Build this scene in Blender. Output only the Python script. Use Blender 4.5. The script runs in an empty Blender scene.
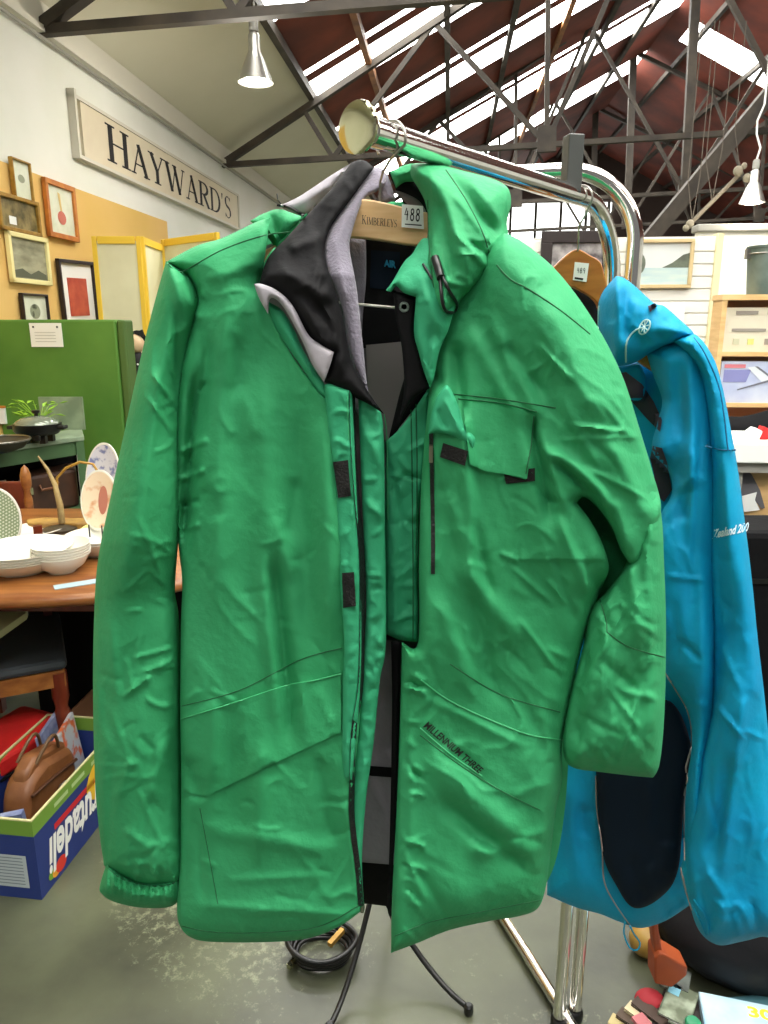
import bpy, math, random
import numpy as np
from mathutils import Vector, Matrix, noise
from mathutils.bvhtree import BVHTree
from mathutils.geometry import delaunay_2d_cdt
random.seed(7)
PI = math.pi
C = bpy.context.scene.collection
# ---------------------------------------------------------------- camera frame
F = 740.0; PITCH = math.radians(14.2); H = 1.5; YAW = math.radians(4.9)
CAM = Vector((0, 0, H))
def ray(x, y):
    a = (x-384)/F; b = (512-y)/F
    return Vector((a, math.cos(PITCH)+math.sin(PITCH)*b, -math.sin(PITCH)+math.cos(PITCH)*b))
def P(x, y, Y):
    r = ray(x, y); return CAM + r*(Y/r.y)
def PZ(x, y, z):
    r = ray(x, y); return CAM + r*((z-H)/r.z)
def to_px(v):
    d = v-CAM
    dep = d.y*math.cos(PITCH)-d.z*math.sin(PITCH); up = d.y*math.sin(PITCH)+d.z*math.cos(PITCH)
    return (384+F*d.x/dep, 512-F*up/dep)
BM = Matrix.Rotation(-YAW, 4, 'Z')          # building axes -> world
I4 = Matrix.Identity(4)
def bw(x, y, z=0): return BM @ Vector((x, y, z))
def wb(v): return BM.inverted() @ v
cam = bpy.data.cameras.new('camera'); cob = bpy.data.objects.new('camera', cam); C.objects.link(cob)
cob.location = CAM; cob.rotation_euler = (math.radians(90)-PITCH, 0, 0)
cam.sensor_fit = 'HORIZONTAL'; cam.sensor_width = 36; cam.lens = 36*F/768; cam.clip_start = .02
bpy.context.scene.camera = cob

# ---------------------------------------------------------------- materials
def lin(c):
    return tuple((v/255/12.92 if v/255 <= .04045 else ((v/255+.055)/1.055)**2.4) for v in c)
def mat(name, c, rough=.6, metal=0, c2=None, sc=6, bump=0, bsc=60, spec=.5, emit=0, alpha=1, trans=0, sheen=0, detail=4, stretch=None, lo=.35, hi=.65):
    m = bpy.data.materials.new(name); m.use_nodes = True; nt = m.node_tree; n = nt.nodes; L = nt.links
    b = n['Principled BSDF']; col = lin(c)+(1,)
    b.inputs['Base Color'].default_value = col; b.inputs['Roughness'].default_value = rough
    b.inputs['Metallic'].default_value = metal; b.inputs['Specular IOR Level'].default_value = spec
    b.inputs['Transmission Weight'].default_value = trans; b.inputs['Sheen Weight'].default_value = sheen
    if emit:
        b.inputs['Emission Color'].default_value = col; b.inputs['Emission Strength'].default_value = emit
    tc = n.new('ShaderNodeTexCoord'); mp = n.new('ShaderNodeMapping'); L.new(tc.outputs['Object'], mp.inputs[0])
    if stretch: mp.inputs['Scale'].default_value = stretch
    if c2 is not None:
        t = n.new('ShaderNodeTexNoise'); t.inputs['Scale'].default_value = sc; t.inputs['Detail'].default_value = detail
        L.new(mp.outputs[0], t.inputs['Vector'])
        r = n.new('ShaderNodeValToRGB'); r.color_ramp.elements[0].position = lo; r.color_ramp.elements[1].position = hi
        r.color_ramp.elements[0].color = col; r.color_ramp.elements[1].color = lin(c2)+(1,)
        L.new(t.outputs['Fac'], r.inputs['Fac']); L.new(r.outputs[0], b.inputs['Base Color'])
    if bump:
        t = n.new('ShaderNodeTexNoise'); t.inputs['Scale'].default_value = bsc; t.inputs['Detail'].default_value = 5
        L.new(mp.outputs[0], t.inputs['Vector']); bp = n.new('ShaderNodeBump'); bp.inputs['Strength'].default_value = bump
        bp.inputs['Distance'].default_value = .01
        L.new(t.outputs['Fac'], bp.inputs['Height']); L.new(bp.outputs[0], b.inputs['Normal'])
    return m
M = dict(
    wall=mat('wall_paint', (238,238,232), .85, c2=(226,228,216), sc=.8),
    lining=mat('ceiling_lining', (218,214,194), .8, c2=(208,204,182), sc=.6),
    mustard=mat('mustard_paint', (226,186,112), .8, c2=(218,180,92), sc=.9),
    redroof=mat('red_roof', (136,66,50), .75, c2=(96,48,40), sc=1.3, bump=.2, bsc=5),
    steel=mat('dusty_steel', (76,68,58), .7, c2=(54,48,42), sc=4),
    timber=mat('orange_timber', (150,98,50), .6, c2=(110,68,38), sc=5),
    concrete=mat('concrete', (96,100,78), .3, c2=(62,64,52), sc=3.2, bump=.12, bsc=14, detail=9),
    trim=mat('trim_cream', (214,210,196), .7),
    conduit=mat('grey_conduit', (150,148,140), .5),
    sign=mat('sign_board', (224,214,188), .6, c2=(214,202,176), sc=2),
    ink=mat('black_ink', (18,16,18), .7),
    green_ply=mat('green_painted_wood', (88,136,52), .55, c2=(72,120,42), sc=2.5),
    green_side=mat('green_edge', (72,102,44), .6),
    sage=mat('sage_laminate', (140,158,130), .45, c2=(112,130,106), sc=8),
    dkgreen=mat('dark_green_paint', (66,98,60), .6),
    wood=mat('honey_wood', (150,98,48), .28, c2=(116,66,30), sc=5, stretch=(1,6,6)),
    wood_red=mat('red_wood', (112,44,22), .35, c2=(78,28,14), sc=5, stretch=(4,4,1)),
    wood_pale=mat('pine_wood', (226,190,134), .5, c2=(206,166,110), sc=5, stretch=(1,1,8)),
    beech=mat('beech_wood', (228,190,142), .45, c2=(212,170,118), sc=9, stretch=(2,2,14)),
    amber=mat('amber_wood', (178,112,48), .4, c2=(150,88,34), sc=8, stretch=(2,2,10)),
    chrome=mat('chrome', (232,230,226), .12, 1),
    brass=mat('brass', (204,202,168), .14, 1),
    wire=mat('steel_wire', (170,166,158), .3, 1),
    blackm=mat('black_metal', (14,14,15), .35),
    china=mat('white_china', (222,220,208), .2),
    galv=mat('galvanised', (120,134,126), .45, .35, c2=(92,106,98), sc=9),
    cream=mat('cream_screen', (226,224,190), .8, c2=(216,212,176), sc=3),
    yellow=mat('yellow_frame', (234,196,62), .5),
    gold=mat('gold_frame', (178,140,60), .4, .3, c2=(150,112,44), sc=20),
    orangef=mat('orange_wood_frame', (204,130,52), .45, c2=(180,104,40), sc=14),
    paleframe=mat('pale_frame', (236,224,160), .55),
    darkf=mat('dark_frame', (38,26,24), .4),
    white=mat('white_paper', (236,238,234), .7),
    slat=mat('white_slatwall', (232,230,222), .6),
    cardboard=mat('brown_cardboard', (128,88,58), .8, c2=(112,76,50), sc=8),
    redc=mat('red_canvas', (190,22,20), .65, c2=(160,14,14), sc=7, bump=.1),
    leather=mat('tan_leather', (132,84,46), .5, c2=(102,60,30), sc=9, bump=.2, bsc=30),
    blackc=mat('black_cloth', (11,11,13), .8, spec=.15, bump=.3, bsc=20),
    greyc=mat('dark_grey_seat', (44,50,54), .8),
    skylight=mat('skylight_glow', (255,255,250), .5, emit=14),
    lampg=mat('lamp_glow', (255,250,235), .4, emit=9),
    lampm=mat('lamp_metal', (190,188,180), .3, .8),
)
def speckled(name, a, b, c, rough):
    m = mat(name, a, rough, c2=b, sc=2.6, bump=.15, bsc=14, detail=9); nt = m.node_tree; n = nt.nodes; L = nt.links; bs = n['Principled BSDF']
    src = bs.inputs['Base Color'].links[0].from_socket; tc = n.new('ShaderNodeTexCoord')
    t1 = n.new('ShaderNodeTexNoise'); t1.inputs['Scale'].default_value = 45; t1.inputs['Detail'].default_value = 6; t1.inputs['Roughness'].default_value = .75; L.new(tc.outputs['Object'], t1.inputs['Vector'])
    t2 = n.new('ShaderNodeTexNoise'); t2.inputs['Scale'].default_value = 2.2; t2.inputs['Detail'].default_value = 3; L.new(tc.outputs['Object'], t2.inputs['Vector'])
    ad = n.new('ShaderNodeMath'); ad.operation = 'MULTIPLY'; L.new(t1.outputs['Fac'], ad.inputs[0]); L.new(t2.outputs['Fac'], ad.inputs[1])
    r = n.new('ShaderNodeValToRGB'); r.color_ramp.elements[0].position = .30; r.color_ramp.elements[1].position = .40; L.new(ad.outputs[0], r.inputs['Fac'])
    mx = n.new('ShaderNodeMix'); mx.data_type = 'RGBA'; L.new(r.outputs[0], mx.inputs['Factor']); L.new(src, mx.inputs['A']); mx.inputs['B'].default_value = lin(c)+(1,); L.new(mx.outputs['Result'], bs.inputs['Base Color'])
    return m
M['concrete'] = speckled('concrete', (92,96,74), (60,62,50), (128,132,106), .28)
# ---------------------------------------------------------------- objects
WM = {}
def thing(name, label, cat, loc=(0,0,0), rotz=0, group=None):
    o = bpy.data.objects.new(name, None); C.objects.link(o); o.empty_display_size = .05
    o.location = loc; o.rotation_euler = (0,0,rotz); o['label'] = label; o['category'] = cat
    if group: o['group'] = group
    WM[o.name] = Matrix.Translation(Vector(loc)) @ Matrix.Rotation(rotz, 4, 'Z')
    return o
def tag(o, label, cat, group=None, kind=None):
    o['label'] = label; o['category'] = cat
    if group: o['group'] = group
    if kind: o['kind'] = kind
    return o
def copy_tree(o, parent=None):
    c = o.copy(); C.objects.link(c)
    if parent is not None: c.parent = parent
    for ch in [q for q in bpy.data.objects if q.parent == o]: copy_tree(ch, c)
    return c
class MB:
    def __init__(s, M=None): s.v = []; s.f = []; s.M = M or I4
    def add(s, vs, fs):
        n = len(s.v); s.v += [s.M @ Vector(v) for v in vs]; s.f += [tuple(i+n for i in f) for f in fs]; return s
    def box(s, x0, x1, y0, y1, z0, z1, T=None):
        vs = [Vector((x,y,z)) for z in (z0,z1) for y in (y0,y1) for x in (x0,x1)]
        if T: vs = [T @ v for v in vs]
        return s.add(vs, [(0,2,3,1),(4,5,7,6),(0,1,5,4),(2,6,7,3),(0,4,6,2),(1,3,7,5)])
    def beam(s, a, b, w, h=None, up=Vector((0,0,1))):
        a = Vector(a); b = Vector(b); h = h or w; d = (b-a).normalized()
        u = d.cross(up)
        if u.length < 1e-3: u = d.cross(Vector((1,0,0)))
        u.normalize(); v = u.cross(d).normalized()
        vs = [p+u*(i*w/2)+v*(j*h/2) for p in (a,b) for i, j in ((-1,-1),(1,-1),(1,1),(-1,1))]
        return s.add(vs, [(3,2,1,0),(4,5,6,7),(0,1,5,4),(1,2,6,5),(2,3,7,6),(3,0,4,7)])
    def tube(s, pts, r, n=12, cap=True, closed=False):
        pts = [Vector(p) for p in pts]; rs = r if isinstance(r, (list,tuple)) else [r]*len(pts)
        N = len(pts); ref = None; vs = []; fs = []
        for i, p in enumerate(pts):
            if closed: d = (pts[(i+1)%N]-pts[i-1]).normalized()
            else: d = (pts[min(i+1,N-1)]-pts[max(i-1,0)]).normalized()
            if ref is None:
                ref = d.cross(Vector((0,0,1)))
                if ref.length < .05: ref = d.cross(Vector((1,0,0)))
            ref = (ref-d*ref.dot(d)).normalized(); q = d.cross(ref)
            for k in range(n):
                a = 2*PI*k/n; vs.append(p+(ref*math.cos(a)+q*math.sin(a))*rs[i])
        for i in range(N if closed else N-1):
            j = (i+1) % N
            for k in range(n): fs.append((i*n+k, i*n+(k+1)%n, j*n+(k+1)%n, j*n+k))
        if cap and not closed: fs += [tuple(range(n))[::-1], tuple((N-1)*n+k for k in range(n))]
        return s.add(vs, fs)
    def lathe(s, prof, c=(0,0,0), n=32, T=None, sx=1, sy=1):
        T = T or Matrix.Translation(Vector(c)); vs = []; fs = []
        for r, z in prof:
            for k in range(n):
                a = 2*PI*k/n; vs.append(T @ Vector((r*math.cos(a)*sx, r*math.sin(a)*sy, z)))
        for i in range(len(prof)-1):
            for k in range(n): fs.append((i*n+k, i*n+(k+1)%n, (i+1)*n+(k+1)%n, (i+1)*n+k))
        fs += [tuple(range(n))[::-1], tuple((len(prof)-1)*n+k for k in range(n))]
        return s.add(vs, fs)
    def prism(s, poly, d, T=None):          # poly in local xz, extruded along +y by d
        T = T or I4; n = len(poly)
        vs = [T @ Vector((x,0,z)) for x, z in poly]+[T @ Vector((x,d,z)) for x, z in poly]
        return s.add(vs, [tuple(range(n)), tuple(range(2*n-1,n-1,-1))]+[(i,i+n,(i+1)%n+n,(i+1)%n) for i in range(n)])
    def quad(s, a, b, c, d): return s.add([a,b,c,d], [(0,1,2,3)])
    def sphere(s, c, r, n=16, sq=(1,1,1)):
        prof = [(max(math.sin(PI*i/n),.001)*r, -math.cos(PI*i/n)*r) for i in range(n+1)]
        return s.lathe(prof, n=n+4, T=Matrix.Translation(Vector(c)) @ Matrix.Diagonal((sq[0],sq[1],sq[2],1)))
    def build(s, name, m, parent=None, smooth=None, bevel=0, fix=True):
        me = bpy.data.meshes.new(name); vs = s.v
        if parent is not None:
            inv = WM[parent.name].inverted(); loc = Vector((0,0,0)); vs = [inv @ v for v in vs]
        else:
            mn = Vector((min(v.x for v in vs), min(v.y for v in vs), min(v.z for v in vs))); mx = Vector((max(v.x for v in vs), max(v.y for v in vs), 0))
            loc = Vector(((mn.x+mx.x)/2, (mn.y+mx.y)/2, mn.z)); vs = [v-loc for v in vs]
        me.from_pydata([tuple(v) for v in vs], [], s.f); me.validate(); me.materials.append(m)
        if fix:
            import bmesh
            b = bmesh.new(); b.from_mesh(me); bmesh.ops.recalc_face_normals(b, faces=b.faces); b.to_mesh(me); b.free()
        o = bpy.data.objects.new(name, me); C.objects.link(o); o.location = loc
        if parent is not None: o.parent = parent; WM[o.name] = WM[parent.name].copy()
        else: WM[o.name] = Matrix.Translation(loc)
        if bevel:
            bv = o.modifiers.new('bevel', 'BEVEL'); bv.width = bevel; bv.segments = 2; bv.limit_method = 'ANGLE'
        if smooth is not None:
            for p in me.polygons: p.use_smooth = True
            if smooth < 179: me.set_sharp_from_angle(angle=math.radians(smooth))
        return o
def struct(name, mb, m, **k):
    o = mb.build(name, m, **k); o['kind'] = 'structure'; return o
# -- writing
def text_geo(body, shear=0, bold=0, size=1):
    cu = bpy.data.curves.new('t', 'FONT'); cu.body = body; cu.shear = shear; cu.offset = bold; cu.size = size; cu.resolution_u = 3
    ob = bpy.data.objects.new('t', cu); C.objects.link(ob); dg = bpy.context.evaluated_depsgraph_get()
    me = bpy.data.meshes.new_from_object(ob.evaluated_get(dg))
    vs = [(v.co.x, v.co.y) for v in me.vertices]; fs = [tuple(p.vertices) for p in me.polygons]
    bpy.data.objects.remove(ob); bpy.data.curves.remove(cu); bpy.data.meshes.remove(me)
    x0 = min(v[0] for v in vs); x1 = max(v[0] for v in vs); y0 = min(v[1] for v in vs); y1 = max(v[1] for v in vs)
    return [((v[0]-x0)/(x1-x0), (v[1]-y0)/(y1-y0)) for v in vs], fs, (x1-x0)/(y1-y0)
def text_on(name, body, mapf, m, parent, shear=0, bold=0):     # mapf(u,v) -> world, u,v in 0..1
    vs, fs, _ = text_geo(body, shear, bold); mb = MB(); mb.add([mapf(u, v) for u, v in vs], fs)
    return mb.build(name, m, parent, fix=False)
def arc(cx, cy, rx, ry, a0, a1, n=14):
    return [(cx+rx*math.cos(math.radians(a0+(a1-a0)*i/n)), cy+ry*math.sin(math.radians(a0+(a1-a0)*i/n))) for i in range(n+1)]
TK = .15; TN = .05
def sf(x, y, w=.16): return ([(x-w, y), (x+w, y)], [TN, TN])
def bowl(x, y0, y1, w):
    r = (y1-y0)/2; pts = [(x, y0+.025)]+arc(x+w*.35, y0+r, w*.65, r-.025, -90, 90)+[(x, y1-.025)]
    n = len(pts); ws = [TN+(TK-TN)*max(0, math.sin(PI*i/(n-1)))**1.5 for i in range(n)]; return (pts, ws)
GL = {
 'H': (.78, [([(.14,0),(.14,1)],[TK]*2), ([(.64,0),(.64,1)],[TK]*2), ([(.14,.52),(.64,.52)],[TN]*2), sf(.14,.025), sf(.14,.975), sf(.64,.025), sf(.64,.975)]),
 'A': (.76, [([(.08,0),(.38,1)],[TN]*2), ([(.34,1),(.66,0)],[TK]*2), ([(.18,.34),(.56,.34)],[TN]*2), sf(.08,.025,.11), sf(.66,.025,.14)]),
 'Y': (.74, [([(.1,1),(.36,.45)],[TK]*2), ([(.66,1),(.4,.45)],[TN]*2), ([(.37,.48),(.37,0)],[TK]*2), sf(.1,.975,.14), sf(.66,.975,.11), sf(.37,.025)]),
 'W': (1.1, [([(.08,1),(.33,0)],[TK]*2), ([(.33,0),(.55,.95)],[TN]*2), ([(.5,1),(.76,0)],[TK]*2), ([(.76,0),(1.0,1)],[TN]*2), sf(.1,.975,.14), sf(.5,.975,.12), sf(1.0,.975,.1)]),
 'R': (.72, [([(.14,0),(.14,1)],[TK]*2), bowl(.14,.48,1,.46), ([(.34,.5),(.66,0)],[TK]*2), sf(.14,.025), sf(.1,.975,.1), sf(.66,.025,.1)]),
 'D': (.78, [([(.14,0),(.14,1)],[TK]*2), bowl(.14,0,1,.58), sf(.1,.025,.1), sf(.1,.975,.1)]),
 "'": (.24, [([(.12,1),(.1,.74)],[.11,.03])]),
 'S': (.56, [(arc(.28,.75,.19,.23,30,250,10)+arc(.28,.26,.2,.24,70,-150,10), [TN]*6+[TK*.8]*10+[TN]*6), ([(.46,.82),(.46,.98)],[TN]*2), ([(.08,.02),(.08,.2)],[TN]*2)]),
 'K': (.74, [([(.14,0),(.14,1)],[TK]*2), ([(.2,.42),(.6,.98)],[TN]*2), ([(.3,.6),(.64,0)],[TK]*2), sf(.14,.025), sf(.14,.975), sf(.6,.975,.1), sf(.64,.025,.1)]),
 'I': (.34, [([(.17,0),(.17,1)],[TK]*2), sf(.17,.025,.13), sf(.17,.975,.13)]),
 'M': (.94, [([(.12,0),(.14,1)],[TN]*2), ([(.14,1),(.46,.05)],[TK]*2), ([(.46,.05),(.76,1)],[TN]*2), ([(.78,1),(.8,0)],[TK]*2), sf(.12,.025,.11), sf(.8,.025,.13), sf(.12,.975,.09), sf(.8,.975,.09)]),
 'B': (.68, [([(.14,0),(.14,1)],[TK]*2), bowl(.14,.5,1,.42), bowl(.14,0,.54,.48), sf(.1,.025,.1), sf(.1,.975,.1)]),
 'E': (.62, [([(.14,0),(.14,1)],[TK]*2), ([(.08,.975),(.52,.975)],[TN]*2), ([(.14,.52),(.42,.52)],[TN]*2), ([(.08,.025),(.55,.025)],[TN]*2), ([(.52,.98),(.52,.82)],[TN]*2), ([(.55,.02),(.55,.2)],[TN]*2)]),
 'L': (.6, [([(.14,0),(.14,1)],[TK]*2), ([(.08,.025),(.54,.025)],[TN]*2), ([(.54,.02),(.54,.2)],[TN]*2), sf(.14,.975)]),
}
def ribbon(mb, pts, ws, mapf):
    n = len(pts); L = []; R = []
    for i, (x, y) in enumerate(pts):
        a = pts[max(i-1,0)]; b = pts[min(i+1,n-1)]; dx, dy = b[0]-a[0], b[1]-a[1]; l = math.hypot(dx, dy) or 1
        nx, ny = -dy/l*ws[i]/2, dx/l*ws[i]/2; L.append(mapf(x+nx, y+ny)); R.append(mapf(x-nx, y-ny))
    mb.add(L+R, [(i, i+1, n+i+1, n+i) for i in range(n-1)])
def serif_on(name, body, mapf, m, parent, small=None, gap=.06):
    tot = 0; lay = []
    for i, ch in enumerate(body):
        s = 1 if (small is None or i == 0) else small
        lay.append((tot, s)); tot += (GL[ch][0]+gap)*s
    mb = MB()
    for (x0, s), ch in zip(lay, body):
        for pts, ws in GL[ch][1]:
            ribbon(mb, [((x0+x*s)/tot, y*s) for x, y in pts], ws and [w*s for w in ws], lambda u, v: (u, v)) if False else \
            ribbon(mb, [(x0+x*s, y*s) for x, y in pts], [w*s for w in ws], lambda u, v: mapf(u/tot, v))
    return mb.build(name, m, parent, fix=False)

# ================================================================= THE BUILDING
RS = .515; ZE = 3.60; XR = 4.05; XL = -2.8; XE = 10.9
def rz(x): return ZE+RS*(x-XL) if x <= XR else ZE+RS*(2*XR-x-XL)
struct('floor', MB(BM).box(XL, XE, -6, 26, -.05, 0), M['concrete'])
struct('wall_left', MB(BM).box(XL-.15, XL, -6, 26, 0, 3.72), M['wall'])
struct('wall_right', MB(BM).box(XE, XE+.15, -6, 26, 0, 3.72), M['wall'])
struct('wall_back', MB(BM).add([(XL,26,0),(XE,26,0),(XE,26,ZE),(XR,26,rz(XR)),(XL,26,ZE),(XL,26.2,0),(XE,26.2,0),(XE,26.2,ZE),(XR,26.2,rz(XR)),(XL,26.2,ZE)],
    [(0,1,2,3,4),(9,8,7,6,5),(0,5,6,1),(1,6,7,2),(2,7,8,3),(3,8,9,4),(4,9,5,0)]), mat('dark_back_wall', (58,44,38), .8))
struct('trim_1', MB(BM).box(XL, XL+.02, 1, 7.52, 0, 2.48), M['mustard'])
t2 = MB(BM).box(XL, XL+.06, -6, 26, 3.40, 3.44); t2.box(XL, XL+.03, -6, 26, 3.44, 3.6)
struct('trim_2', t2, M['trim'])
struct('trim_3', MB(BM).tube([(XL+.05,-6,3.36),(XL+.05,26,3.36)], .012, 8), M['conduit'])
# roof: red sheets left between the translucent strips, white lining low on the left slope
strips = [(-3.2,-2.5),(-.9,-.2),(1.4,2.1),(3.25,3.95),(4.9,5.4),(7.05,7.55),(8.95,9.08),(9.3,10.05),(11.35,11.5),(11.75,12.55),(14.25,14.4),(14.65,15.75),(18.0,19.3)]
XS = -1.68
def slab(mb, x0, x1, y0, y1, t=.04):
    z0, z1 = rz(x0), rz(x1)
    mb.add([(x0,y0,z0),(x1,y0,z1),(x1,y1,z1),(x0,y1,z0),(x0,y0,z0+t),(x1,y0,z1+t),(x1,y1,z1+t),(x0,y1,z0+t)],
        [(0,3,2,1),(4,5,6,7),(0,1,5,4),(1,2,6,5),(2,3,7,6),(3,0,4,7)])
li = MB(BM); slab(li, XL-.15, XS, -6, 26)
struct('ceiling', li, M['lining'])
rf = MB(BM); ys = [-6]
for a, b in strips: ys += [a, b]
ys.append(26)
for i in range(0, len(ys), 2): slab(rf, XS, XR, ys[i], ys[i+1])
rstr = [(-2,-1),(2,3),(15.9,16.9)]
ys2 = [-6]
for a, b in rstr: ys2 += [a, b]
ys2.append(26)
for i in range(0, len(ys2), 2): slab(rf, XR, XE+.15, ys2[i], ys2[i+1])
for a, b in rstr: slab(rf, XR, 4.4, a, b); slab(rf, 6.6, XE+.15, a, b)
struct('ceiling', rf, M['redroof'])
n = 1
for a, b in strips:
    w = MB(BM); slab(w, XS, XR, a, b, .02); struct('window_%d' % n, w, M['skylight']); n += 1
for a, b in rstr:
    w = MB(BM); slab(w, 4.4, 6.6, a, b, .02); struct('window_%d' % n, w, M['skylight']); n += 1
# purlins
k = 4
for x in (-1.68, -1.0, -.1, .75, 1.6, 2.45, 3.3, 4.6, 5.7, 6.7, 7.6, 8.8):
    struct('trim_%d' % k, MB(BM).box(x-.035, x+.035, -6, 26, rz(x)-.1, rz(x)-.005), M['timber'] if x in (-1.0, 1.6) else M['steel']); k += 1
# trusses
def truss():
    t = thing('roof_truss', '', 'roof truss', bw(0,0,0), -YAW, 'steel trusses across the roof')
    def pt(name, a, b, w, h): MB(BM).beam((a[0],0,a[1]), (b[0],0,b[1]), w, h, Vector((0,1,0))).build(name, M['steel'], t)
    pt('tie_beam', (XL,3.5), (XE,3.5), .06, .075)
    pt('rafter', (XL,rz(XL)-.16), (XR,rz(XR)-.16), .07, .1); pt('rafter', (XR,rz(XR)-.16), (XE,rz(XE)-.16), .07, .1)
    pt('king_post', (XR,3.5), (XR,rz(XR)-.15), .14, .1)
    lo = [-1.3, 1.23, XR]; up = [-1.62, -.05, 2.41]
    z = lambda x: rz(x)-.16
    for a, b in ((( -1.62,z(-1.62)),(-1.3,3.5)), ((-1.3,3.5),(-.05,z(-.05))), ((-.05,z(-.05)),(1.23,3.5)), ((1.23,3.5),(2.41,z(2.41))), ((2.41,z(2.41)),(XR,3.5)), ((1.23,3.5),(1.23,z(1.23)))):
        pt('web_strut', a, b, .055, .055); pt('web_strut', (2*XR-a[0],a[1]), (2*XR-b[0],b[1]), .055, .055)
    for x in (1.23, XR, 2*XR-1.23):
        MB(BM).box(x-.11, x+.11, -.04, .04, 3.42, 3.7).build('gusset_plate', M['steel'], t)
    return t
tr = truss()
for i, (Y, lb) in enumerate(((5.42,'nearest roof truss, its tie beam crossing above the pendant lamp'), (9.6,'second roof truss, resting on the wall past the long sign board'),
        (13.8,'third roof truss back, in line above the green jacket hood'), (18.0,'roof truss one before the last, small and dark far back'), (22.2,'farthest roof truss, deepest in the dark end of the shed'))):
    o = tr if i == 0 else copy_tree(tr)
    o.location = bw(0, Y, .03 if i == 0 else 0); o['label'] = lb
    if i == 0: o.rotation_euler = (0, -.04, -YAW)
rb = MB(BM).beam((.36,9.3,0), (5.0,9.3,5.95), .16, .2, Vector((0,1,0))).build('timber_brace', M['steel']); tag(rb, 'long diagonal brace rising to the right under the second truss', 'brace')
struct('window_%d' % n, MB(BM).box(1.8, 5.1, 25.9, 25.98, 3.5, 5.3), mat('far_window', (250,252,248), .5, emit=3))
for i, (x, a) in enumerate(((1.9,0),(2.7,0),(3.5,0),(4.3,0),(5.0,0))):
    struct('trim_%d' % k, MB(BM).box(x-.04, x+.04, 25.8, 25.9, 3.5, 5.3), M['steel']); k += 1
# ================================================================= SIGN + PICTURES ON THE LEFT WALL
def wallmap(Y0, Y1, z0, z1, x): return lambda u, v: bw(x, Y0+(Y1-Y0)*u, z0+(z1-z0)*v)
t = thing('sign_board', 'long cream sign board reading HAYWARD\'S high on the white wall', 'sign', bw(XL, 7.9, 2.72), -YAW)
MB(BM).box(XL, XL+.05, 5.82, 10.0, 2.72, 3.1).build('board', M['sign'], t)
mm = MB(BM)
for a in ((5.72,10.06,3.1,3.125),(5.72,10.06,2.695,2.72)): mm.box(XL, XL+.06, a[0], a[1], a[2], a[3])
mm.box(XL, XL+.06, 5.72, 5.75, 2.72, 3.16); mm.box(XL, XL+.06, 10.02, 10.06, 2.72, 3.1); mm.build('moulding', M['trim'], t)
serif_on('lettering', "HAYWARD'S", wallmap(6.22, 9.72, 2.775, 3.055, XL+.052), M['ink'], t, small=.9)
def picture(name, label, Y0, Y1, z0, z1, fm, art, mat_w=.0, fw=.03, tilt=0, mount=None, marks=()):
    t = thing(name, label, 'picture', bw(XL+.02, (Y0+Y1)/2, z0), -YAW, None)
    x = XL+.03; d = .03; A = MB(BM)
    T = Matrix.Translation(Vector((XL,(Y0+Y1)/2,(z0+z1)/2))) @ Matrix.Rotation(tilt, 4, 'X') @ Matrix.Translation(-Vector((XL,(Y0+Y1)/2,(z0+z1)/2)))
    for a in ((Y0,Y1,z0,z0+fw),(Y0,Y1,z1-fw,z1),(Y0,Y0+fw,z0,z1),(Y1-fw,Y1,z0,z1)): A.box(x, x+d, *a, T=T)
    A.build('frame', fm, t, bevel=.004)
    if mount: MB(BM).box(x, x+.008, Y0+fw, Y1-fw, z0+fw, z1-fw, T=T).build('mount', mount, t)
    i = fw+mat_w
    MB(BM).box(x+.002, x+.012, Y0+i, Y1-i, z0+i, z1-i, T=T).build('artwork', art, t)
    for nm, pl, m in marks:
        mb = MB(BM); vs = [T @ Vector((x+.014, Y0+(Y1-Y0)*u, z0+(z1-z0)*v)) for u, v in pl]
        mb.add(vs, [tuple(range(len(vs)))]); mb.build(nm, m, t, fix=False)
    return t
def ell(cx, cy, rx, ry, n=18): return [(cx+rx*math.cos(2*PI*i/n), cy+ry*math.sin(2*PI*i/n)) for i in range(n)]
pale = mat('pale_print', (222,226,206), .6, c2=(206,212,186), sc=9)
photo = mat('sepia_photo', (74,66,34), .35, c2=(148,132,84), sc=14)
land = mat('landscape_print', (170,168,140), .4, c2=(112,112,88), sc=5, stretch=(1,1,3))
redart = mat('red_orange_print', (206,98,66), .5, c2=(176,64,44), sc=9)
sketch = mat('sketch_grey', (150,156,130), .6); dksk = mat('sketch_dark', (88,92,74), .6); redsk = mat('watercolour_red', (196,110,92), .6); ylsk = mat('watercolour_yellow', (216,190,120), .6)
picture('framed_picture', 'small pale print in a thin gold frame, highest on the mustard wall', 4.80, 5.02, 2.27, 2.52, M['gold'], pale, fw=.012, marks=[('drawing', ell(.5,.55,.18,.1), sketch)])
picture('framed_picture', 'dark sepia picture in a gold frame below the small pale print', 4.60, 5.07, 2.07, 2.29, M['gold'], photo, fw=.025, marks=[('ticket', [(.25,.2),(.42,.2),(.42,.42),(.25,.42)], M['white'])])
picture('framed_picture', 'flower watercolour in a broad orange wooden frame', 5.18, 5.60, 2.09, 2.47, M['orangef'], pale, fw=.035, marks=[('vase', ell(.5,.38,.14,.12), redsk), ('stem', [(.47,.5),(.53,.5),(.5,.8),(.42,.82)], ylsk)])
picture('framed_picture', 'grey lake landscape in a pale yellow frame', 4.66, 5.14, 1.76, 2.07, M['paleframe'], land, fw=.03, marks=[('hills', [(.1,.25),(.3,.3),(.5,.2),(.7,.3),(.9,.22),(.9,.12),(.1,.12)], dksk)])
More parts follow.
